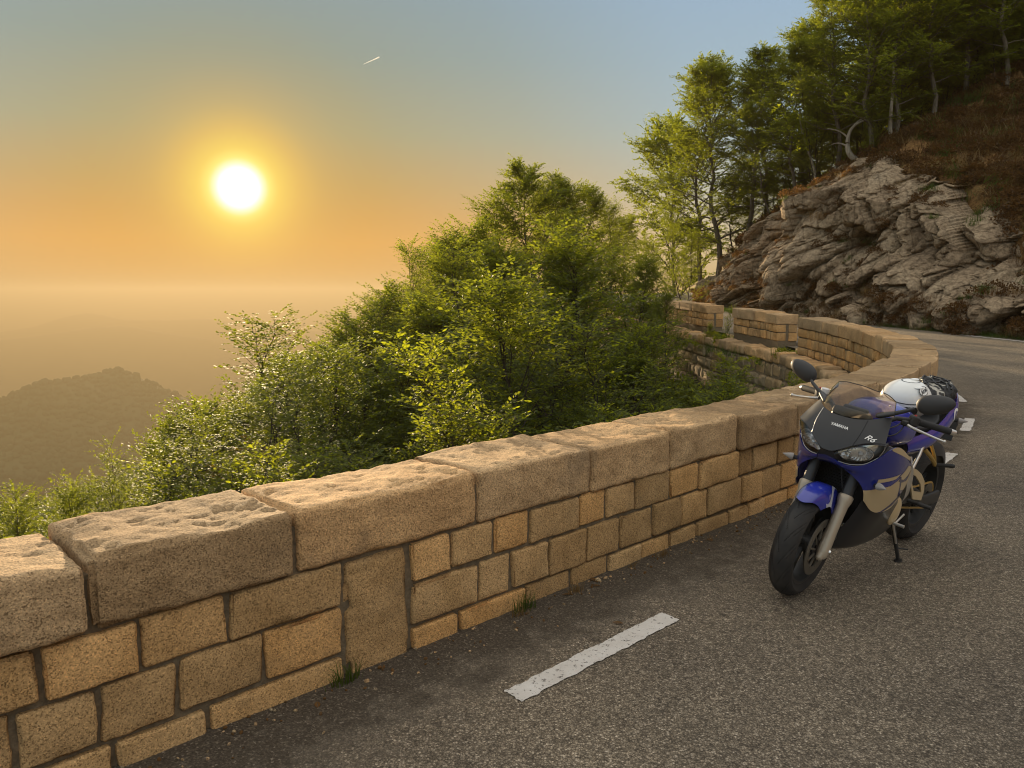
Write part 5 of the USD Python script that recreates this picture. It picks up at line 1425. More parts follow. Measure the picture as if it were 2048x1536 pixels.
# handlebars, levers, mirrors, indicators
for s in (1, -1):
    Y = np.array([1, s, 1.0])
    gi, ge = np.array([0.330, 0.240, 0.972]), np.array([0.206, 0.383, 0.944])
    bar = np.array([(0.405, 0.112, 0.925), (0.375, 0.175, 0.968), gi, ge])
    hb = obj('handlebar', steer(tube(np.array([bar[0], bar[1], gi, gi + (ge - gi) * 0.2]) * Y, 0.0115, 14)), 'cast_black', bike, smooth=50)
    tt = np.linspace(0.12, 1, 40)
    obj('grip', steer(tube(np.array([gi + (ge - gi) * t for t in tt]) * Y, 0.0165 + 0.0012 * (np.arange(40) % 2), 16)), 'grip_rubber', hb, smooth=50)
    obj('bar_end', steer(tube(np.array([ge, ge + unit(ge - gi) * 0.028]) * Y, [0.0165, 0.014], 16)), 'bare_metal', hb, smooth=50)
    sw = rbox((gi + (ge - gi) * 0.02 + [0.004, 0, 0]) * Y, (0.045, 0.055, 0.045), 0.012, axes((gi - ge) * Y, (0, 0, 1)))
    obj('switchgear', steer(sw), 'black_plastic', hb, smooth=40)
    obj('kill_switch', steer(rbox((gi + [0.006, 0.006, 0.026]) * Y, (0.012, 0.012, 0.012), 0.003)), 'red_plastic', hb, smooth=40)
    lv = np.array([(0.345, 0.215, 0.952), (0.372, 0.240, 0.948), (0.352, 0.300, 0.932), (0.325, 0.360, 0.917), (0.312, 0.396, 0.911)])
    obj('lever', steer(join([tube(curve(lv * Y, 24), np.linspace(0.0085, 0.0055, 24), 10), blob(lv[-1] * Y, (0.009,) * 3, 2)])), 'bare_metal', hb, smooth=60)
    obj('lever_perch', steer(rbox(np.array([0.357, 0.215, 0.955]) * Y, (0.04, 0.035, 0.028), 0.008)), 'cast_black', hb, smooth=40)
    if s < 0:
        obj('brake_reservoir', steer(tube(np.array([(0.385, 0.20, 0.975), (0.385, 0.20, 1.015)]) * Y, 0.021, 20)), 'clear_grey_lens', hb, smooth=50)
    # mirror
    base, arm, head = np.array([0.462, 0.150, 0.980]), np.array([0.428, 0.268, 1.048]), np.array([0.385, 0.330, 1.084])
    foot = hull(np.vstack([blob((base + [0.015, -0.012, 0.0]) * Y, (0.040, 0.018, 0.014), 2).vertices, blob((base + [-0.01, 0.035, 0.020]) * Y, (0.018, 0.014, 0.012), 2).vertices]))
    mi = obj('mirror', join([foot, tube(curve(np.array([base + [-0.01, 0.035, 0.02], (base + arm) / 2 + [0, 0.01, 0.004], arm]) * Y, 16), np.linspace(0.011, 0.0085, 16), 12)]), 'satin_black', bike, smooth=50)
    A = axes(unit(np.array([-0.14, 1.0, 0.34]) * Y), np.array([0.10, -0.3, 1.0]) * Y)
    h = blob((0, 0, 0), (1, 1, 1), 4)
    v = h.vertices.copy()
    v[:, 0] = np.sign(v[:, 0]) * np.abs(v[:, 0]) ** 0.85 * 0.086
    v[:, 1] *= 0.048 * (1 - 0.18 * (v[:, 0] / 0.094))
    fwd = v[:, 2] * (1 if (A[:, 2] @ [1, 0, 0]) > 0 else -1)
    v[:, 2] = np.sign(v[:, 2]) * np.where(fwd > 0, np.abs(v[:, 2]) * 0.036, np.minimum(np.abs(v[:, 2]) * 0.03, 0.010))
    obj('mirror_head', trimesh.Trimesh(v @ A.T + (head + [0, 0.012, 0]) * Y, h.faces if np.linalg.det(A) > 0 else h.faces[:, ::-1], process=False), 'black_plastic', mi, smooth=60)
    # indicators with pointed clear lenses
    for nm, b, t in (('front', (0.512, 0.198, 0.642), (0.552, 0.272, 0.652)), ('rear', (-0.735, 0.10, 0.805), (-0.770, 0.175, 0.812))):
        b, t = np.array(b) * Y, np.array(t) * Y
        q = [b, b + (t - b) * 0.38, b + (t - b) * 0.42, b + (t - b) * 0.60, b + (t - b) * 0.8, t + (t - b) * 0.06]
        ind = obj('indicator', tube(q[:2], [0.011, 0.012], 14), 'black_plastic', bike, smooth=50)
        obj('indicator_lens', tube(q[2:], [0.019, 0.0165, 0.010, 0.001], 18), 'smoke_lens', ind, smooth=50)

# frame, engine, stand, pegs, swinging arm
spar = [[(0.40, 0.075, 0.83), (0.30, 0.150, 0.80), (0.12, 0.185, 0.72), (-0.06, 0.165, 0.58), (-0.12, 0.145, 0.46)], [(0.40, 0.070, 0.72), (0.30, 0.145, 0.70), (0.12, 0.180, 0.63), (-0.02, 0.160, 0.50), (-0.06, 0.14, 0.42)]]
for s in (1, -1):
    obj('frame_spar', shell(spline_grid(spar, 10, 40) * [1, s, 1], 0.02, flip=s > 0), 'bare_metal', bike, smooth=45)
eng = join([rbox((0.13, 0, 0.46), (0.42, 0.30, 0.30), 0.05), rbox((0.24, 0, 0.62), (0.20, 0.30, 0.22), 0.04, axes((0.85, 0, -0.5), (0, 1, 0))), rbox((-0.06, 0, 0.42), (0.2, 0.26, 0.26), 0.05)])
en = obj('engine', eng, 'cast_black', bike, smooth=45)
cov = blob((0.085, 0.182, 0.405), (0.062, 0.022, 0.080), 4, axes((0.93, 0, 0.36), (0, 1, 0)))
obj('engine_cover', cov, 'beige_paint', en, smooth=60)
obj('clutch_cover', blob((-0.02, -0.165, 0.42), (0.085, 0.03, 0.085), 3), 'cast_black', en, smooth=60)
# sandy heel plate with an open window, and the plates for the footrests
from shapely.geometry import Polygon as _Pg
def plate(outer, hole, y0, y1):
    g = _Pg(outer, [hole] if hole else [])
    t = trimesh.creation.extrude_polygon(g, y1 - y0, engine='earcut')
    v = t.vertices; t.vertices = np.stack([v[:, 0], y0 + v[:, 2], v[:, 1]], 1); t.faces = t.faces[:, ::-1]
    return t
for s in (1, -1):
    f = (lambda m: m) if s > 0 else mirror_y
    hp = plate([(0.02, 0.632), (-0.06, 0.628), (-0.125, 0.608), (-0.22, 0.565), (-0.30, 0.508), (-0.335, 0.440), (-0.325, 0.385), (-0.18, 0.420), (-0.125, 0.485), (-0.06, 0.56)], [(-0.075, 0.588), (-0.139, 0.566), (-0.245, 0.500), (-0.295, 0.440), (-0.160, 0.474), (-0.105, 0.530)], 0.166, 0.174)
    h_ = obj('heel_plate', f(hp), 'beige_paint', bike, smooth=30)
    pegp = [(-0.115, 0.172, 0.425), (-0.10, 0.235, 0.430), (-0.10, 0.300, 0.430)]
    pg = obj('footrest', f(join([tube(pegp[:2], [0.012, 0.011], 12), tube(pegp[1:], [0.013, 0.011], 14), tube([pegp[2], np.array(pegp[2]) + [0.0, 0.004, -0.025]], 0.004, 8)])), 'cast_black', bike, smooth=50)
    hang = [(-0.26, 0.140, 0.700), (-0.36, 0.155, 0.640), (-0.43, 0.165, 0.585)]
    ph = obj('pillion_footrest', f(join([tube(hang, [0.013, 0.011, 0.013], 12), tube([(-0.34, 0.145, 0.715), (-0.40, 0.16, 0.64), (-0.43, 0.165, 0.585)], 0.009, 10)])), 'gold_metal', bike, smooth=50)
    obj('pillion_peg', f(tube([(-0.43, 0.165, 0.585), (-0.445, 0.250, 0.605), (-0.45, 0.262, 0.607)], [0.011, 0.012, 0.009], 12)), 'cast_black', ph, smooth=50)
    arm_ = loft([(-0.08, 0.020, 0.38, 0.47, 3, 0.5), (-0.3, 0.018, 0.36, 0.45, 3, 0.5), (-0.55, 0.018, 0.29, 0.36, 3, 0.5), (-0.74, 0.018, 0.275, 0.355, 3, 0.5)])
    arm_.apply_translation([0, 0.125 * s, 0])
    obj('swinging_arm', arm_, 'cast_black', bike, smooth=50)
obj('seat_rail', tube([(-0.01, 0.178, 0.60), (-0.13, 0.165, 0.69), (-0.20, 0.15, 0.74)], 0.010, 10), 'bare_metal', bike, smooth=50)
obj('gear_lever', join([tube([(-0.02, 0.20, 0.37), (0.10, 0.205, 0.345)], 0.006, 10), tube([(0.10, 0.20, 0.345), (0.10, 0.255, 0.345)], 0.009, 12)]), 'bare_metal', bike, smooth=50)
inv = np.linalg.inv(BIKE)
foot = (inv @ np.array([*(BIKE @ np.array([-0.20, 0.180, 0, 1]))[:2], 0.020, 1]))[:3]
top = np.array([-0.105, 0.125, 0.275])
kn = top + (foot - top) * 0.55
downw = unit((inv[:3, :3] @ np.array([0, 0, -1.0])))
st_ = join([tube(curve([top, kn, foot], 20), np.linspace(0.014, 0.010, 20), 12), tube([kn + (foot - kn) * 0.35, kn + (foot - kn) * 0.35 + np.array([-0.05, 0.045, 0.0])], 0.005, 8)])
sd_ = obj('side_stand', st_, 'cast_black', bike, smooth=50)
fwd_ = unit(np.array([1.0, 0, 0])); si = np.cross(downw, fwd_)
ft = trimesh.creation.cylinder(1.0, 1.0, sections=24); ft.vertices = ft.vertices[:, :1] * fwd_ * 0.030 + ft.vertices[:, 1:2] * si * 0.020 - ft.vertices[:, 2:] * downw * 0.012 + foot + downw * 0.012
obj('stand_foot', ft, 'cast_black', sd_, smooth=30)
obj('stand_spring', tube([top + [0.02, 0.012, 0.0], kn + [0.012, 0.008, 0]], 0.006, 8), 'bare_metal', sd_, smooth=50)
G = mudguard(WR, 0.315, 70, 150, 0.20, 0.03)
obj('rear_mudguard', shell(G, 0.004), 'black_plastic', bike, smooth=50)
obj('shock_absorber', join([tube([(-0.10, 0, 0.40), (-0.22, 0, 0.66)], 0.022, 14)] + [tube([np.array((-0.12, 0, 0.45)) + np.array((-0.09, 0, 0.195)) * q + 0.036 * np.array([math.cos(q * 44), math.sin(q * 44), 0]) for q in np.linspace(0, 1, 120)], 0.006, 6)]), 'gold_metal', bike, smooth=50)
obj('exhaust', join([tube(curve([(0.30, -0.05, 0.30), (0.05, -0.06, 0.20), (-0.15, -0.10, 0.26), (-0.30, -0.16, 0.36)], 24), 0.028, 14), tube([(-0.28, -0.16, 0.35), (-0.34, -0.165, 0.40), (-0.76, -0.175, 0.64), (-0.78, -0.175, 0.65)], [0.03, 0.055, 0.055, 0.045], 24)]), 'bare_metal', bike, smooth=50)
pt = np.linspace(0, 2 * np.pi, 60)
chain = np.concatenate([np.stack([-0.69 + 0.085 * np.cos(q), np.full_like(q, 0.085), 0.315 + 0.085 * np.sin(q)], 1) for q in [np.linspace(np.pi / 2, 3 * np.pi / 2, 20)]] + [np.stack([-0.05 + 0.04 * np.cos(q), np.full_like(q, 0.085), 0.40 + 0.04 * np.sin(q)], 1) for q in [np.linspace(-np.pi / 2, np.pi / 2, 12)]])
obj('drive_chain', tube(np.r_[chain, chain[:1]], 0.007, 6, caps=False), 'gold_metal', bike, smooth=50)
obj('sprocket', lathe_y([(0.03, 0.080), (0.083, 0.080), (0.083, 0.088), (0.03, 0.088)], WR, 48), 'disc_steel', bike, smooth=30)

# helmet lying on the seat
HC = np.array([-0.135, 0.02, 0.975])
hel = thing('helmet', 'white helmet with black line pattern resting on the motorcycle between tank and bag', 'helmet', mtx=BIKE)
_f, _u = np.array([-0.74, 0.66, -0.05]), unit(np.array([0.42, 0.24, 0.88]))
_f = unit(_f - _u * (_f @ _u)); Ah = np.stack([_f, np.cross(_u, _f), _u], 1)
hs_ = trimesh.creation.icosphere(6, 1.0).vertices
hf_ = trimesh.creation.icosphere(6, 1.0).faces
def helmet_shape(v):
    p = v * [0.134, 0.109, 0.117]
    p[:, 0] *= 1 + 0.08 * np.clip(-v[:, 2], 0, 1)
    p[:, 2] = np.where(p[:, 2] < -0.085, -0.085 - (p[:, 2] + 0.085) * -0.25, p[:, 2])
    p[:, 2] = np.maximum(p[:, 2], -0.105)
    return p
base_v = helmet_shape(hs_)
def hput(p):
    return p @ Ah.T + HC
cent = base_v[hf_].mean(1)
def sub(maskf, lift, m, name, parent, label=None):
    on = maskf(cent)
    nv = unit(base_v / [0.134 ** 2, 0.109 ** 2, 0.117 ** 2])
    t = trimesh.Trimesh(hput(base_v + nv * lift), hf_[on], process=False); t.remove_unreferenced_vertices()
    return obj(name, t, m, parent, smooth=True, label=label)
shell_ = obj('shell', trimesh.Trimesh(hput(base_v), hf_, process=False), 'helmet_white', hel, smooth=True)
rim_h = lambda c: 0.040 - 0.16 * np.clip(c[:, 0] - 0.02, 0, 1) - 0.05 * np.clip(-c[:, 0] - 0.03, 0, 1)
sub(lambda c: c[:, 2] < rim_h(c) - 0.010, 0.0012, 'gloss_black', 'dark_band', hel)
sub(lambda c: (c[:, 0] > 0.03) & (c[:, 2] > -0.055) & (c[:, 2] < rim_h(c) - 0.012), 0.004, 'smoke_lens', 'visor', hel)
sub(lambda c: np.abs(c[:, 2] - rim_h(c) - 0.006) < 0.0022, 0.0013, 'gloss_black', 'line_graphic', shell_)
sub(lambda c: (np.abs(np.hypot((c[:, 0] - 0.01) / 1.6, c[:, 1] - 0.03) - 0.030) < 0.0014) & (c[:, 2] > 0.05), 0.0013, 'gloss_black', 'line_graphic', shell_)
for sx in (-1, 1):
    vent = blob(hput(np.array([[0.03, 0.035 * sx, 0.111]]))[0], (0.024, 0.010, 0.006), 3, Ah)
    obj('vent', vent, 'helmet_white', hel, smooth=60)
    obj('vent_slot', rbox(hput(np.array([[0.045, 0.035 * sx, 0.111]]))[0], (0.004, 0.012, 0.005), 0.001, Ah), 'deep_black', hel)
badge_n = unit(np.array([0.40, -0.42, 0.82])); bc = badge_n * [0.134, 0.109, 0.117] * 1.0
for side in (1,):
    bn = badge_n * [1, side, 1]; b0 = bc * [1, side, 1]
    Ab = axes(np.cross([0, 0, 1.0], bn), np.cross(bn, np.cross([0, 0, 1.0], bn)))
    Ab = Ah @ Ab; o = hput(b0[None])[0]; nn = Ab[:, 2]
    disc = lambda r1, r2, h: trimesh.Trimesh(np.vstack([[o + nn * h], [o + nn * h + Ab @ np.array([r1 * math.cos(a), r2 * math.sin(a), 0]) for a in np.linspace(0, 2 * np.pi, 40, endpoint=False)]]), [[0, 1 + k, 1 + (k + 1) % 40] for k in range(40)], process=False)
    bd = obj('badge', disc(0.034, 0.026, 0.004), 'gloss_black', hel)
    obj('badge_face', disc(0.031, 0.023, 0.0046), 'helmet_white', bd)
    t = meshkit.text_mesh('Arai', 0.020, 0.001, True); v = t.vertices.copy(); v[:, 0] -= t.bounds[:, 0].mean(); v[:, 1] -= t.bounds[:, 1].mean(); v[:, 0] += 0.25 * v[:, 1]
    t.vertices = (v * [1, 1, 1]) @ Ab.T + o + nn * 0.0052
    obj('lettering', t, 'gloss_black', bd)

# soft bag strapped on the tail under a pale net
bag = thing('bag', 'black soft bag under pale straps and netting, strapped on the pillion seat', 'bag', mtx=BIKE)
bv = trimesh.creation.icosphere(5, 1.0)
v = np.sign(bv.vertices) * np.abs(bv.vertices) ** 0.7
p = v * [0.185, 0.125, 0.068] + [-0.54, 0.0, 0.995]
p[:, 2] += -0.16 * (p[:, 0] + 0.54) - 0.03
nrm_ = unit(bv.vertices)
p += nrm_ * (0.030 * fbm(p * 14, 3, 5) + 0.016 * fbm(p * 40, 2, 6))[:, None]
bgm = trimesh.Trimesh(p, bv.faces, process=False)
n, l = {}, []
n['tc'] = ('texture_coordinate', {})
n['n'] = ('noise_texture', dict(scale=11.0, detail=2.5, roughness=0.55, distortion=0.8)); l.append(('tc.object', 'n.vector'))
n['w'] = ('noise_texture', dict(scale=400.0, detail=2.0)); l.append(('tc.object', 'w.vector'))
ramp(n, l, 'r', 'n.fac', [(0.42, (0.012, 0.012, 0.012)), (0.50, (0.03, 0.028, 0.025)), (0.53, (0.36, 0.33, 0.27)), (0.62, (0.45, 0.42, 0.35)), (0.64, (0.05, 0.045, 0.04)), (1.0, (0.02, 0.02, 0.02))])
n['b'] = ('bump', dict(distance=0.002)); l.append(('w.fac', 'b.height'))
n['p'] = ('principled_bsdf', dict(roughness=0.75)); l += [('r.color', 'p.base_color'), ('b.normal', 'p.normal')]
mat('patterned_cloth', n, l)
obj('bag_body', bgm, 'patterned_cloth', bag, smooth=True)
rb = np.random.default_rng(8)
tr_ = cKDTree(p)
for k in range(7):
    a = rb.uniform(0, np.pi); off = rb.uniform(-0.10, 0.10)
    q = []
    for w in np.linspace(-1, 1, 26):
        d = np.array([0.17 * (w * math.cos(a)) - off * math.sin(a), 0.13 * (w * math.sin(a)) + off * math.cos(a), 0])
        cand = np.array([-0.54 + d[0], d[1], 1.09 - 0.16 * d[0]])
        q.append(p[tr_.query(cand)[1]])
    q = np.array(q); q = (np.r_[q[:1], q[:-1]] + q + np.r_[q[1:], q[-1:]]) / 3
    obj('strap', tube(q + [0, 0, 0.004], 0.0045, 6), 'satin_black', bag, smooth=60)

# ------------------------------------------------------------------ painted lines
n, l = {}, []
n['geo'] = ('geometry', {})
n['n'] = ('noise_texture', dict(scale=48.0, detail=4.0, roughness=0.75)); l.append(('geo.position', 'n.vector'))
n['n2'] = ('noise_texture', dict(scale=7.0, detail=3.0)); l.append(('geo.position', 'n2.vector'))
n['v'] = ('voronoi_texture', dict(scale=95.0)); l.append(('geo.position', 'v.vector'))
ramp(n, l, 'r', 'n2.fac', [(0.3, (0.66, 0.61, 0.54)), (0.7, (0.80, 0.76, 0.69))])
ramp(n, l, 'w', 'n.fac', [(0.36, (0.0, 0.0, 0.0)), (0.42, (1, 1, 1))])
mixc(n, l, 'm', 'w.color', (0.12, 0.10, 0.08), 'r.color')
n['inv'] = ('math', dict(math_type='multiply', value2=-1.0)); l.append(('v.distance', 'inv.value1'))
n['b'] = ('bump', dict(distance=0.004, strength=0.8)); l.append(('inv.value', 'b.height'))
n['p'] = ('principled_bsdf', dict(roughness=0.7)); l += [('m.color', 'p.base_color'), ('b.normal', 'p.normal')]
mat('road_paint', n, l)
rp = np.random.default_rng(5)
def line_mark(s0, s1, off, width, label, worn=0.012, S=None, group='painted dashes along the foot of the wall'):
    k = max(8, int((s1 - s0) / 0.012))
    s = np.linspace(s0, s1, k)
    e0, e1 = worn * (fbm(np.stack([s * 30, s * 0, s * 0], 1), 3, 3) * 1.6), worn * (fbm(np.stack([s * 30, s * 0 + 9, s * 0], 1), 3, 4) * 1.6)
    if S is None:
        q = np.linspace(0, 1, 12)[None]
        sq = s[:, None] + worn * 2.2 * (fbm(np.stack([np.broadcast_to(q * 9, (k, 12)), s[:, None] * 0 + q * 0 + s0, q * 0 + s[:, None] * 0], -1), 2, 7))
        off_ = -(off - width / 2 + e0)[:, None] * (1 - q) - (off + width / 2 + e1)[:, None] * q
        G = path_point(sq, off_, np.full(sq.shape, 0.004))
    else:
        i = np.clip(np.searchsorted(CLIFF_S, s), 0, len(CLIFF) - 1)
        a = CLIFF[i] + CLIFF_N[i] * (off - width / 2 + e0)[:, None]; b = CLIFF[i] + CLIFF_N[i] * (off + width / 2 + e1)[:, None]
        G = np.stack([np.concatenate([p, (road_z(p[:, 0], p[:, 1]) + 0.004)[:, None]], 1) for p in (a, b)], 1)
    m = grid_mesh(G)
    if m.face_normals[:, 2].mean() < 0:
        m.faces = m.faces[:, ::-1]
    obj('painted_dash', m, 'road_paint', label=label, cat='road marking', group=group)
line_mark(11.98, 13.04, 0.59, 0.105, 'worn white dash on the asphalt in front of the motorcycle, nearest the camera')
line_mark(17.08, 17.95, 0.475, 0.10, 'white dash seen behind the rear wheel of the motorcycle')
line_mark(19.20, 20.02, 0.40, 0.10, 'white dash right of the motorcycle tail beside its rear indicator')
line_mark(21.24, 21.95, 0.39, 0.10, 'white dash farthest up the wall, just above the motorcycle tail')
line_mark(33.2, 34.9, 1.50, 0.12, 'white dash seen through the gap between the short parapet walls')
c0, c1 = s_at_y(CLIFF, CLIFF_S, 16.6), s_at_y(CLIFF, CLIFF_S, 20.6)
line_mark(c0, c1, 0.62, 0.10, 'white edge line at the foot of the rock face', 0.006, S=1, group=None)

# dirt and grit that rain has washed against the foot of the wall
n, l = {}, []
n['geo'] = ('geometry', {}); n['at'] = ('attribute', dict(attribute='edge'))
n['n'] = ('noise_texture', dict(scale=6.0, detail=6.0, roughness=0.7)); l.append(('geo.position', 'n.vector'))
n['v'] = ('voronoi_texture', dict(scale=160.0)); l.append(('geo.position', 'v.vector'))
n['sep'] = ('separate_color', {}); l.append(('v.color', 'sep.color'))
ramp(n, l, 'c', 'sep.r', [(0.0, (0.075, 0.060, 0.043)), (0.75, (0.13, 0.105, 0.075)), (0.95, (0.21, 0.17, 0.12)), (1.0, (0.38, 0.32, 0.24))])
n['s'] = ('math', dict(math_type='add')); l += [('at.fac', 's.value1'), ('n.fac', 's.value2')]
ramp(n, l, 'k', 's.value', [(0.0, (0.9,) * 3), (0.72, (0.85,) * 3), (0.98, (0.0,) * 3), (1.0, (0.0,) * 3)])
n['b'] = ('bump', dict(distance=0.006)); l.append(('v.distance', 'b.height'))
n['p'] = ('principled_bsdf', dict(roughness=0.9, specular_ior_level=0.2)); l += [('c.color', 'p.base_color'), ('b.normal', 'p.normal')]
n['t'] = ('transparent_bsdf', {}); n['mx'] = ('mix_closure', {})
l += [('k.color', 'mx.fac'), ('t.BSDF', 'mx.closure1'), ('p.BSDF', 'mx.closure2')]
mat('gutter_dirt', n, l, surface='mx.closure')
ss = np.linspace(6.5, 30, 400); qq = np.linspace(0, 1, 9)
G = path_point(np.repeat(ss[:, None], 9, 1), -np.repeat(qq[None] * 0.62, 400, 0) + 0.02, np.full((400, 9), 0.003))
gm = grid_mesh(G); 
if gm.face_normals[:, 2].mean() < 0: gm.faces = gm.faces[:, ::-1]
gp = usdkit.mesh(stage, '/World/gutter_dirt', gm, M['gutter_dirt'])
UsdGeom.PrimvarsAPI(gp).CreatePrimvar('edge', Sdf.ValueTypeNames.FloatArray, 'vertex').Set(Vt.FloatArray.FromNumpy(np.tile(qq ** 1.1 * 0.55, 400).astype(np.float32)))
tag(gp.GetPrim(), kind='structure')

# ------------------------------------------------------------------ weeds, straw and fallen leaves along the wall
def blades(n, h, spread, r, lean=0.5, width=0.05, seg=3):
    a = r.uniform(0, 2 * np.pi, n)
    base = np.stack([spread * r.normal(size=n) * 0.5, spread * r.normal(size=n) * 0.5, np.zeros(n)], 1)
    L = h * r.uniform(0.4, 1.15, n)
    out = np.stack([np.cos(a), np.sin(a), np.zeros(n)], 1)
    side = np.stack([-np.sin(a), np.cos(a), np.zeros(n)], 1)
    k = r.uniform(0.1, lean, n)
    V = []
    for t in np.linspace(0, 1, seg + 1):
        c = base + out * (L * k * t ** 1.8)[:, None] + np.array([0, 0, 1.0]) * (L * (t - 0.35 * k * t ** 2))[:, None]
        w = (L * width * (1 - t) ** 0.7)[:, None]
        V += [c - side * w / 2, c + side * w / 2]
    V = np.stack(V, 1); m = V.shape[1]
    F = np.concatenate([[[2 * q, 2 * q + 1, 2 * q + 3], [2 * q, 2 * q + 3, 2 * q + 2]] for q in range(seg)])
    return trimesh.Trimesh(V.reshape(-1, 3), (F[None] + (np.arange(n) * m)[:, None, None]).reshape(-1, 3), process=False)
def at_wall(px, py):
    d = pixel_dir(px, py); t = np.linspace(1, 40, 20000)
    p = np.array([0, 0, CAM_H]) + t[:, None] * d
    k = np.argmax(p[:, 2] < road_z(p[:, 0], p[:, 1]))
    return p[k]
rw = np.random.default_rng(15)
for px, py, h, nb, m, label, cat in [
    (688, 1368, 0.10, 60, 'grass_blade', 'green grass tuft at the foot of the tall upright stone', 'grass tuft'),
    (1050, 1222, 0.11, 70, 'grass_blade', 'green weed with straw at the wall foot left of the white dash end', 'weed'),
    (1042, 1232, 0.07, 50, 'straw', 'dry straw lying in front of the green weed at the wall foot', 'dry grass'),
    (1150, 1186, 0.09, 40, 'straw', 'dry grass tuft with a brown leaf at the wall foot', 'dry grass'),
    (1325, 1112, 0.07, 60, 'straw', 'straw coloured grass fringe under the wall halfway to the motorcycle', 'dry grass'),
    (1265, 1135, 0.05, 40, 'straw', 'short dry grass in the crack between wall and asphalt', 'dry grass'),
    (1420, 1080, 0.04, 30, 'straw', 'thin dry stalks at the wall foot nearest the front wheel', 'dry grass')]:
    p = at_wall(px, py)
    b = blades(nb, h, 0.055 if h > 0.06 else 0.03, rw, 1.3 if m == 'straw' else 0.7, 0.05)
    b.vertices[:, :2] = b.vertices[:, :2] @ (np.array([[0.70, 0.71], [-0.71, 0.70]]) * np.array([[1.3], [0.45]]))
    b.apply_translation(p)
    obj('weed_tuft', b, m, label=label, cat=cat)
for k, (px, py, sz, label) in enumerate([
    (1148, 1190, 0.050, 'curled brown fallen leaf beside the dry tuft at the wall foot'),
    (1224, 1246, 0.042, 'small orange brown fallen leaf lying alone above the white dash'),
    (1196, 1166, 0.055, 'pale curled fallen leaf at the wall foot right of the brown one'),
    (1418, 1078, 0.050, 'pale fallen leaf at the wall foot below the front of the motorcycle'),
    (1182, 1172, 0.040, 'narrow pale fallen leaf between the two larger leaves at the wall'),
    (635, 1418, 0.035, 'dark shrivelled leaf on the asphalt near the tall upright stone')]):
    p = at_wall(px, py)
    g = spline_grid([[(0, 0, 0.012), (0.25, 0.02, 0.004), (0.5, 0.03, 0.0), (0.8, 0.02, 0.004), (1.0, 0, 0.02)], [(0, 0, 0.012), (0.25, 0.17, 0.03), (0.5, 0.24, 0.05), (0.8, 0.15, 0.05), (1.0, 0, 0.02)]], 6, 12)
    g2 = g * [1, -1, 0.6]
    lf = join([grid_mesh(g), grid_mesh(g2[:, ::-1])])
    a = rw.uniform(0, 6.28)
    R = np.array([[math.cos(a), -math.sin(a), 0], [math.sin(a), math.cos(a), 0], [0, 0, 1]])
    lf.vertices = lf.vertices @ R.T * sz * 1.3 * [1, 1, 1.6] + p + [0, 0, 0.004]
    obj('fallen_leaf', lf, 'dry_leaf', smooth=True, label=label, cat='fallen leaf')

# ------------------------------------------------------------------ ground cover: heath on the slope, grass along the road, undergrowth below the wall
def scatter(name, protos, mats, pts, scales, label=None, tilt=0.15, seed=0, cat=None):
    r = np.random.default_rng(seed)
    pi = UsdGeom.PointInstancer.Define(stage, '/World/' + name)
    rel = pi.CreatePrototypesRel()
    for k, (pm, m) in enumerate(zip(protos, mats)):
        g = usdkit.mesh(stage, f'/World/{name}/clump_{k:03d}' if k else f'/World/{name}/clump', pm, M[m])
        rel.AddTarget(g.GetPath())
    n = len(pts)
    a = r.uniform(0, 2 * np.pi, n)
    q = np.zeros((n, 4), np.float32)                          # i, j, k, real
    q[:, 2], q[:, 3] = np.sin(a / 2), np.cos(a / 2)
    q[:, 0], q[:, 1] = r.normal(size=n) * tilt / 2, r.normal(size=n) * tilt / 2
    q /= np.linalg.norm(q, axis=1, keepdims=True)
    pi.CreateProtoIndicesAttr(Vt.IntArray.FromNumpy(r.integers(0, len(protos), n).astype(np.int32)))
    pi.CreatePositionsAttr(Vt.Vec3fArray.FromNumpy(np.asarray(pts, np.float32)))
    pi.CreateOrientationsAttr(Vt.QuathArray([Gf.Quath(float(b[3]), float(b[0]), float(b[1]), float(b[2])) for b in q]))
    s = np.asarray(scales, np.float32)
    pi.CreateScalesAttr(Vt.Vec3fArray.FromNumpy(np.stack([s, s, s * r.uniform(0.75, 1.25, n).astype(np.float32)], 1)))
    tag(pi.GetPrim(), label, cat, kind='stuff')

rs = np.random.default_rng(31)
sg_ = rs.uniform(8.5, 24, 900); og_ = np.abs(rs.normal(size=900)) * 0.11 + 0.004
peb = [trimesh.Trimesh(v.vertices * [1, 0.8, 0.6] * (1 + 0.35 * fbm(v.vertices * 2 + k * 9, 2, k))[:, None], v.faces, process=False) for k, v in enumerate([trimesh.creation.icosphere(1, 1.0)] * 3)]
scatter('wall_foot_grit', peb, ['rubble_granite', 'cap_granite', 'dry_leaf'], path_point(sg_, -og_, np.full(900, 0.006)), rs.uniform(0.003, 0.009, 900) * np.where(rs.random(900) < 0.06, 1.9, 1.0), 'loose grit and crumbs of stone along the foot of the wall', 0.6, 9, 'grit')
heath = [blades(90, 0.42, 0.42, rs, 1.3, 0.035, 2) for _ in range(2)]
green = blades(90, 0.40, 0.34, rs, 1.0, 0.045, 2)
def fluffy(n, R, leaf, r, flat=0.7):
    d = unit(r.normal(size=(n, 3))); d[:, 2] = np.abs(d[:, 2])
    p = d * (R * r.uniform(0.35, 1.0, n) ** 0.6)[:, None] * [1, 1, flat]
    return leaves(p, unit(d + r.normal(size=(n, 3)) * 0.7), unit(r.normal(size=(n, 3)) * 0.6 + [0, 0, 1]), leaf * r.uniform(0.6, 1.2, n), r)
heath_b = [fluffy(300, 0.42, 0.085, rs) for _ in range(4)]
X = rs.uniform(8, 40, 60000); Y = rs.uniform(9, 50, 60000)
d, i = to_cliff(np.stack([X, Y], 1)); H = cliff_height(i)
w = 0.62 * H + 0.3
ok = (d > w - 0.5) & (d < w + 16)
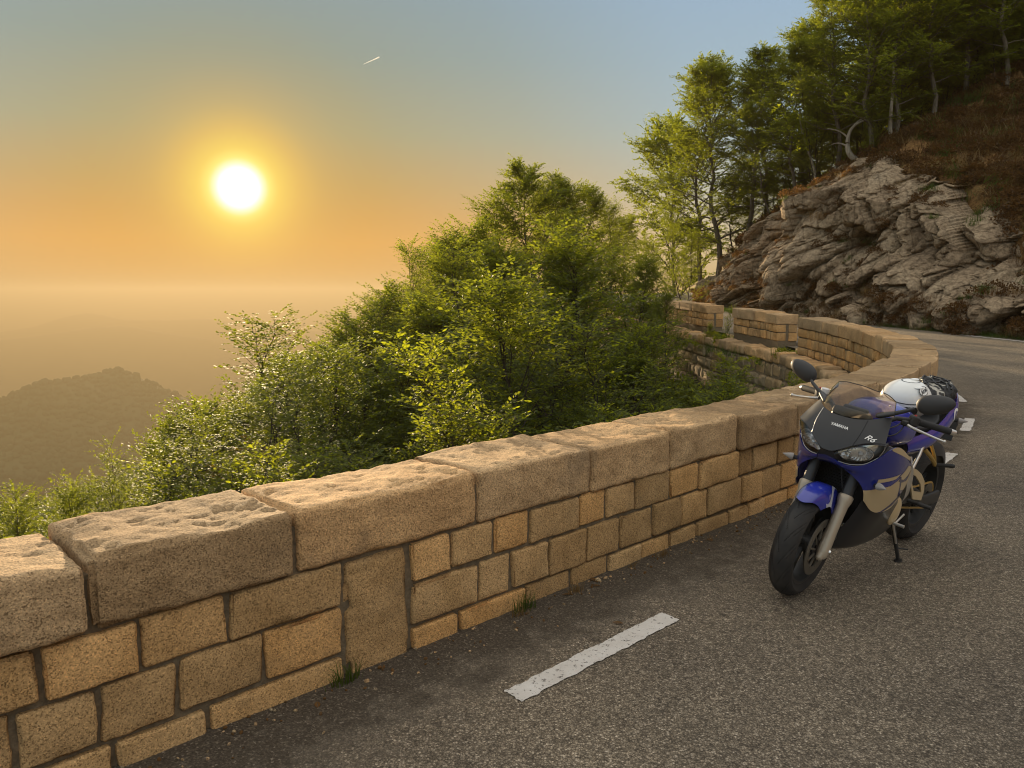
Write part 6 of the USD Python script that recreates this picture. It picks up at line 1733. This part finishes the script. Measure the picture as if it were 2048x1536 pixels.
dens = np.where(d < w + 8, 1.0, 0.4)
ok &= rs.random(len(X)) < 0.55 * dens
X, Y = X[ok][:7000], Y[ok][:7000]
pts = np.stack([X, Y, hill_z(X, Y) - 0.06], 1)
# and on the ledges of the rock
fn = cl.face_normals; fc = cl.triangles_center
led = np.where((fn[:, 2] > 0.80) & (fc[:, 2] > 1.4) & (fbm(fc * 0.5, 3, 77) > -0.02))[0]
fringe = np.where((np.arange(len(fc)) // 2 % (230 - 1) > 198) & (fn[:, 2] > 0.1))[0]
led = np.r_[rs.choice(led, min(700, len(led)), replace=False), rs.choice(fringe, min(700, len(fringe)), replace=False)]
allp = np.vstack([pts, fc[led] - [0, 0, 0.03]])
scatter('heath', heath + heath_b + [green], ['heather', 'straw', 'heather', 'heather', 'heather', 'heather', 'grass_blade'], allp, np.r_[rs.uniform(0.6, 1.35, len(pts)), rs.uniform(0.35, 0.8, len(led))], 'brown heather and dry grass covering the slope above the rock face', 0.3, 4, 'heather')
# verge grass at the foot of the cutting
s = rs.uniform(s_at_y(CLIFF, CLIFF_S, 12), s_at_y(CLIFF, CLIFF_S, 34), 1300)
i = np.clip(np.searchsorted(CLIFF_S, s), 0, len(CLIFF) - 1)
o = rs.normal(size=len(s)) * 0.16 - 0.12
p = CLIFF[i] - CLIFF_N[i] * o[:, None]
keepv = fbm(np.stack([s * 0.6, s * 0, s * 0], 1), 3, 5) > -0.06
p = p[keepv]
verge = [blades(40, 0.12, 0.20, rs, 0.9, 0.05, 2) for _ in range(2)]
scatter('verge_grass', verge, ['grass_blade', 'grass_blade'], np.concatenate([p, road_z(p[:, 0], p[:, 1])[:, None] - 0.01], 1), rs.uniform(0.5, 1.3, len(p)), 'fringe of green grass between the road and the rock face', 0.2, 5, 'grass')
# growth on the ledge outside the far walls and in the gaps between them
sg = np.concatenate([rs.uniform(s_at_y(WALL, WALL_S, a), s_at_y(WALL, WALL_S, b), k) for a, b, k in ((16.3, 17.2, 14), (19.65, 21.25, 26), (11.5, 25, 40))])
og = np.concatenate([rs.uniform(0.1, 0.8, 40), rs.uniform(0.75, 1.15, 40)])
pg_ = path_point(sg, og, np.r_[np.full(40, -0.12), np.full(40, -0.35)])
scatter('ledge_growth', [fluffy(120, 0.16, 0.05, rs), blades(40, 0.2, 0.16, rs, 0.8, 0.05, 2)], ['young_leaf', 'grass_blade'], pg_, rs.uniform(0.6, 1.3, len(pg_)), 'weeds growing on the ledge outside the short parapet walls', 0.2, 6, 'weeds')
# undergrowth
X = rs.uniform(-30, 8, 60000); Y = rs.uniform(0, 40, 60000)
d, i = to_wall(np.stack([X, Y], 1))
ok = (d > 0.75) & (d < 22) & (rs.random(len(X)) < np.where(d < 6, 0.5, 0.22))
ok &= ~((d < 1.6) & (Y > 10))
X, Y = X[ok][:4200], Y[ok][:4200]
und = [fluffy(200, 0.55, 0.095, rs, 0.8) for _ in range(3)]
scatter('undergrowth', und, ['beech_leaf', 'young_leaf', 'beech_leaf'], np.stack([X, Y, valley_z(X, Y) - 0.05], 1), rs.uniform(0.6, 1.4, len(X)), 'low green undergrowth covering the slope under the trees', 0.3, 7, 'undergrowth')

# the wood on the far spur, crown by crown
def far_crown(r):
    s = trimesh.creation.icosphere(2, 1.0); v = s.vertices
    v = v * (1 + 0.55 * fbm(v * 1.7 + r.uniform(0, 50), 3, 3))[:, None] * [1, 1, 1.05]
    return trimesh.Trimesh(v, s.faces, process=False)
fcrowns = [far_crown(rs) for _ in range(4)]
u, w = rs.uniform(0, spur_P.shape[0] - 1.01, 20000), rs.uniform(0.22, 0.85, 20000) * (spur_P.shape[1] - 2)
i0, j0 = u.astype(int), w.astype(int)
fu, fw = (u - i0)[:, None], (w - j0)[:, None]
pf = spur_P[i0, j0] * (1 - fu) * (1 - fw) + spur_P[i0 + 1, j0] * fu * (1 - fw) + spur_P[i0, j0 + 1] * (1 - fu) * fw + spur_P[i0 + 1, j0 + 1] * fu * fw
scatter('far_wood', fcrowns, ['far_forest'] * 4, pf + [0, 0, 1.0], rs.uniform(1.8, 4.6, len(pf)) * np.where(rs.random(len(pf)) < 0.08, 1.5, 1.0), 'hazy woodland covering the distant spur below the sun', 0.1, 8, 'wood')

# the dead, twisted trunk at the rock edge
p0 = hill_at(1712, 316)
dead = np.array([(0, 0, -0.2), (0.05, 0, 0.25), (-0.28, 0.05, 0.55), (-0.50, 0.1, 1.05), (-0.50, 0.1, 1.6), (-0.32, 0.05, 2.15), (0.05, 0, 2.45), (0.55, 0, 2.70)]) * 0.62
dt = thing('dead_tree', 'twisted dead trunk with bare pale branches at the edge of the rock face', 'dead tree', loc=p0)
tr0 = obj('trunk', tube(curve(dead, 40), np.linspace(0.13, 0.025, 40), 10), 'pale_bark', dt, smooth=60)
for q, e in ((4, (-0.75, 0.1, 0.35)), (5, (0.6, 0.0, 0.42)), (3, (-0.6, 0, 0.1))):
    b = dead[q]; e = np.array(e)
    obj('branch', tube(curve([b, b + e * 0.5 + [0, 0, 0.10], b + e], 14), np.linspace(0.04, 0.008, 14), 7), 'pale_bark', dt, smooth=60)
# pale bare stems in view at the edge of the wood
def bare_stem(bx, by, tx, ty, r0, label, bend):
    a = hill_at(bx, by); tz = z_at(ty, a[1]); e = np.array([x_at(tx, a[1], tz), a[1] + 0.3, tz])
    m = (a + e) / 2
    t = thing('slender_tree', label, 'tree', loc=a)
    pts = np.array([[0, 0, -0.2], (m - a) * 0.5 + [bend, 0, 0], (m - a) * 1.3 + [-bend * 0.7, 0, 0], e - a])
    obj('trunk', tube(curve(pts, 30), np.linspace(r0, r0 * 0.35, 30), 9), 'pale_bark', t, smooth=60)
    rr = np.random.default_rng(bx)
    tips, dirs = [], []
    c = curve(pts, 30)
    for k in range(26):
        q = rr.integers(15, 30); az = rr.uniform(0, 6.28); L = rr.uniform(0.5, 1.3)
        d = np.array([math.cos(az), math.sin(az), rr.uniform(0.1, 0.6)])
        for w in np.linspace(0.15, 1, 16):
            tips.append(c[q] + d * L * w + rr.normal(size=3) * 0.05); dirs.append(d + rr.normal(size=3) * 0.7)
    tips, dirs = np.repeat(np.array(tips), 3, 0), np.repeat(np.array(dirs), 3, 0)
    tips = tips + rr.normal(size=tips.shape) * 0.07
    obj('crown', leaves(tips, unit(dirs + rr.normal(size=dirs.shape) * 0.5), unit(rr.normal(size=tips.shape) * 0.4 + [0, 0, 1]), 0.12 * rr.uniform(0.7, 1.2, len(tips)), rr), 'young_leaf', t)
bare_stem(1632, 364, 1606, 215, 0.06, 'slender young tree with a pale bent stem and light leaves at the rock edge', 0.10)
bare_stem(1785, 272, 1792, 100, 0.08, 'straight pale bare stem standing in front of the dark hillside wood', -0.06)

# a short vapour trail high over the plain
a, b = pixel_dir(727, 128.5), pixel_dir(759, 114)
D = 30000.0
ct = np.array([0, 0, CAM_H]) + D * np.array([a * (1 - t) + b * t for t in np.linspace(0, 1, 12)])
mat('trail_ice', {'p': ('principled_bsdf', dict(base_color=(0.9, 0.9, 0.9), roughness=1.0)), 't': ('translucent_bsdf', dict(color=(0.95, 0.95, 0.95))), 'm': ('mix_closure', dict(fac=0.5))}, [('p.BSDF', 'm.closure1'), ('t.BSDF', 'm.closure2')], surface='m.closure')
obj('vapour_trail', tube(ct, np.linspace(5, 22, 12), 8), 'trail_ice', smooth=True, label='short white vapour trail high in the sky right of the sun', cat='vapour trail')
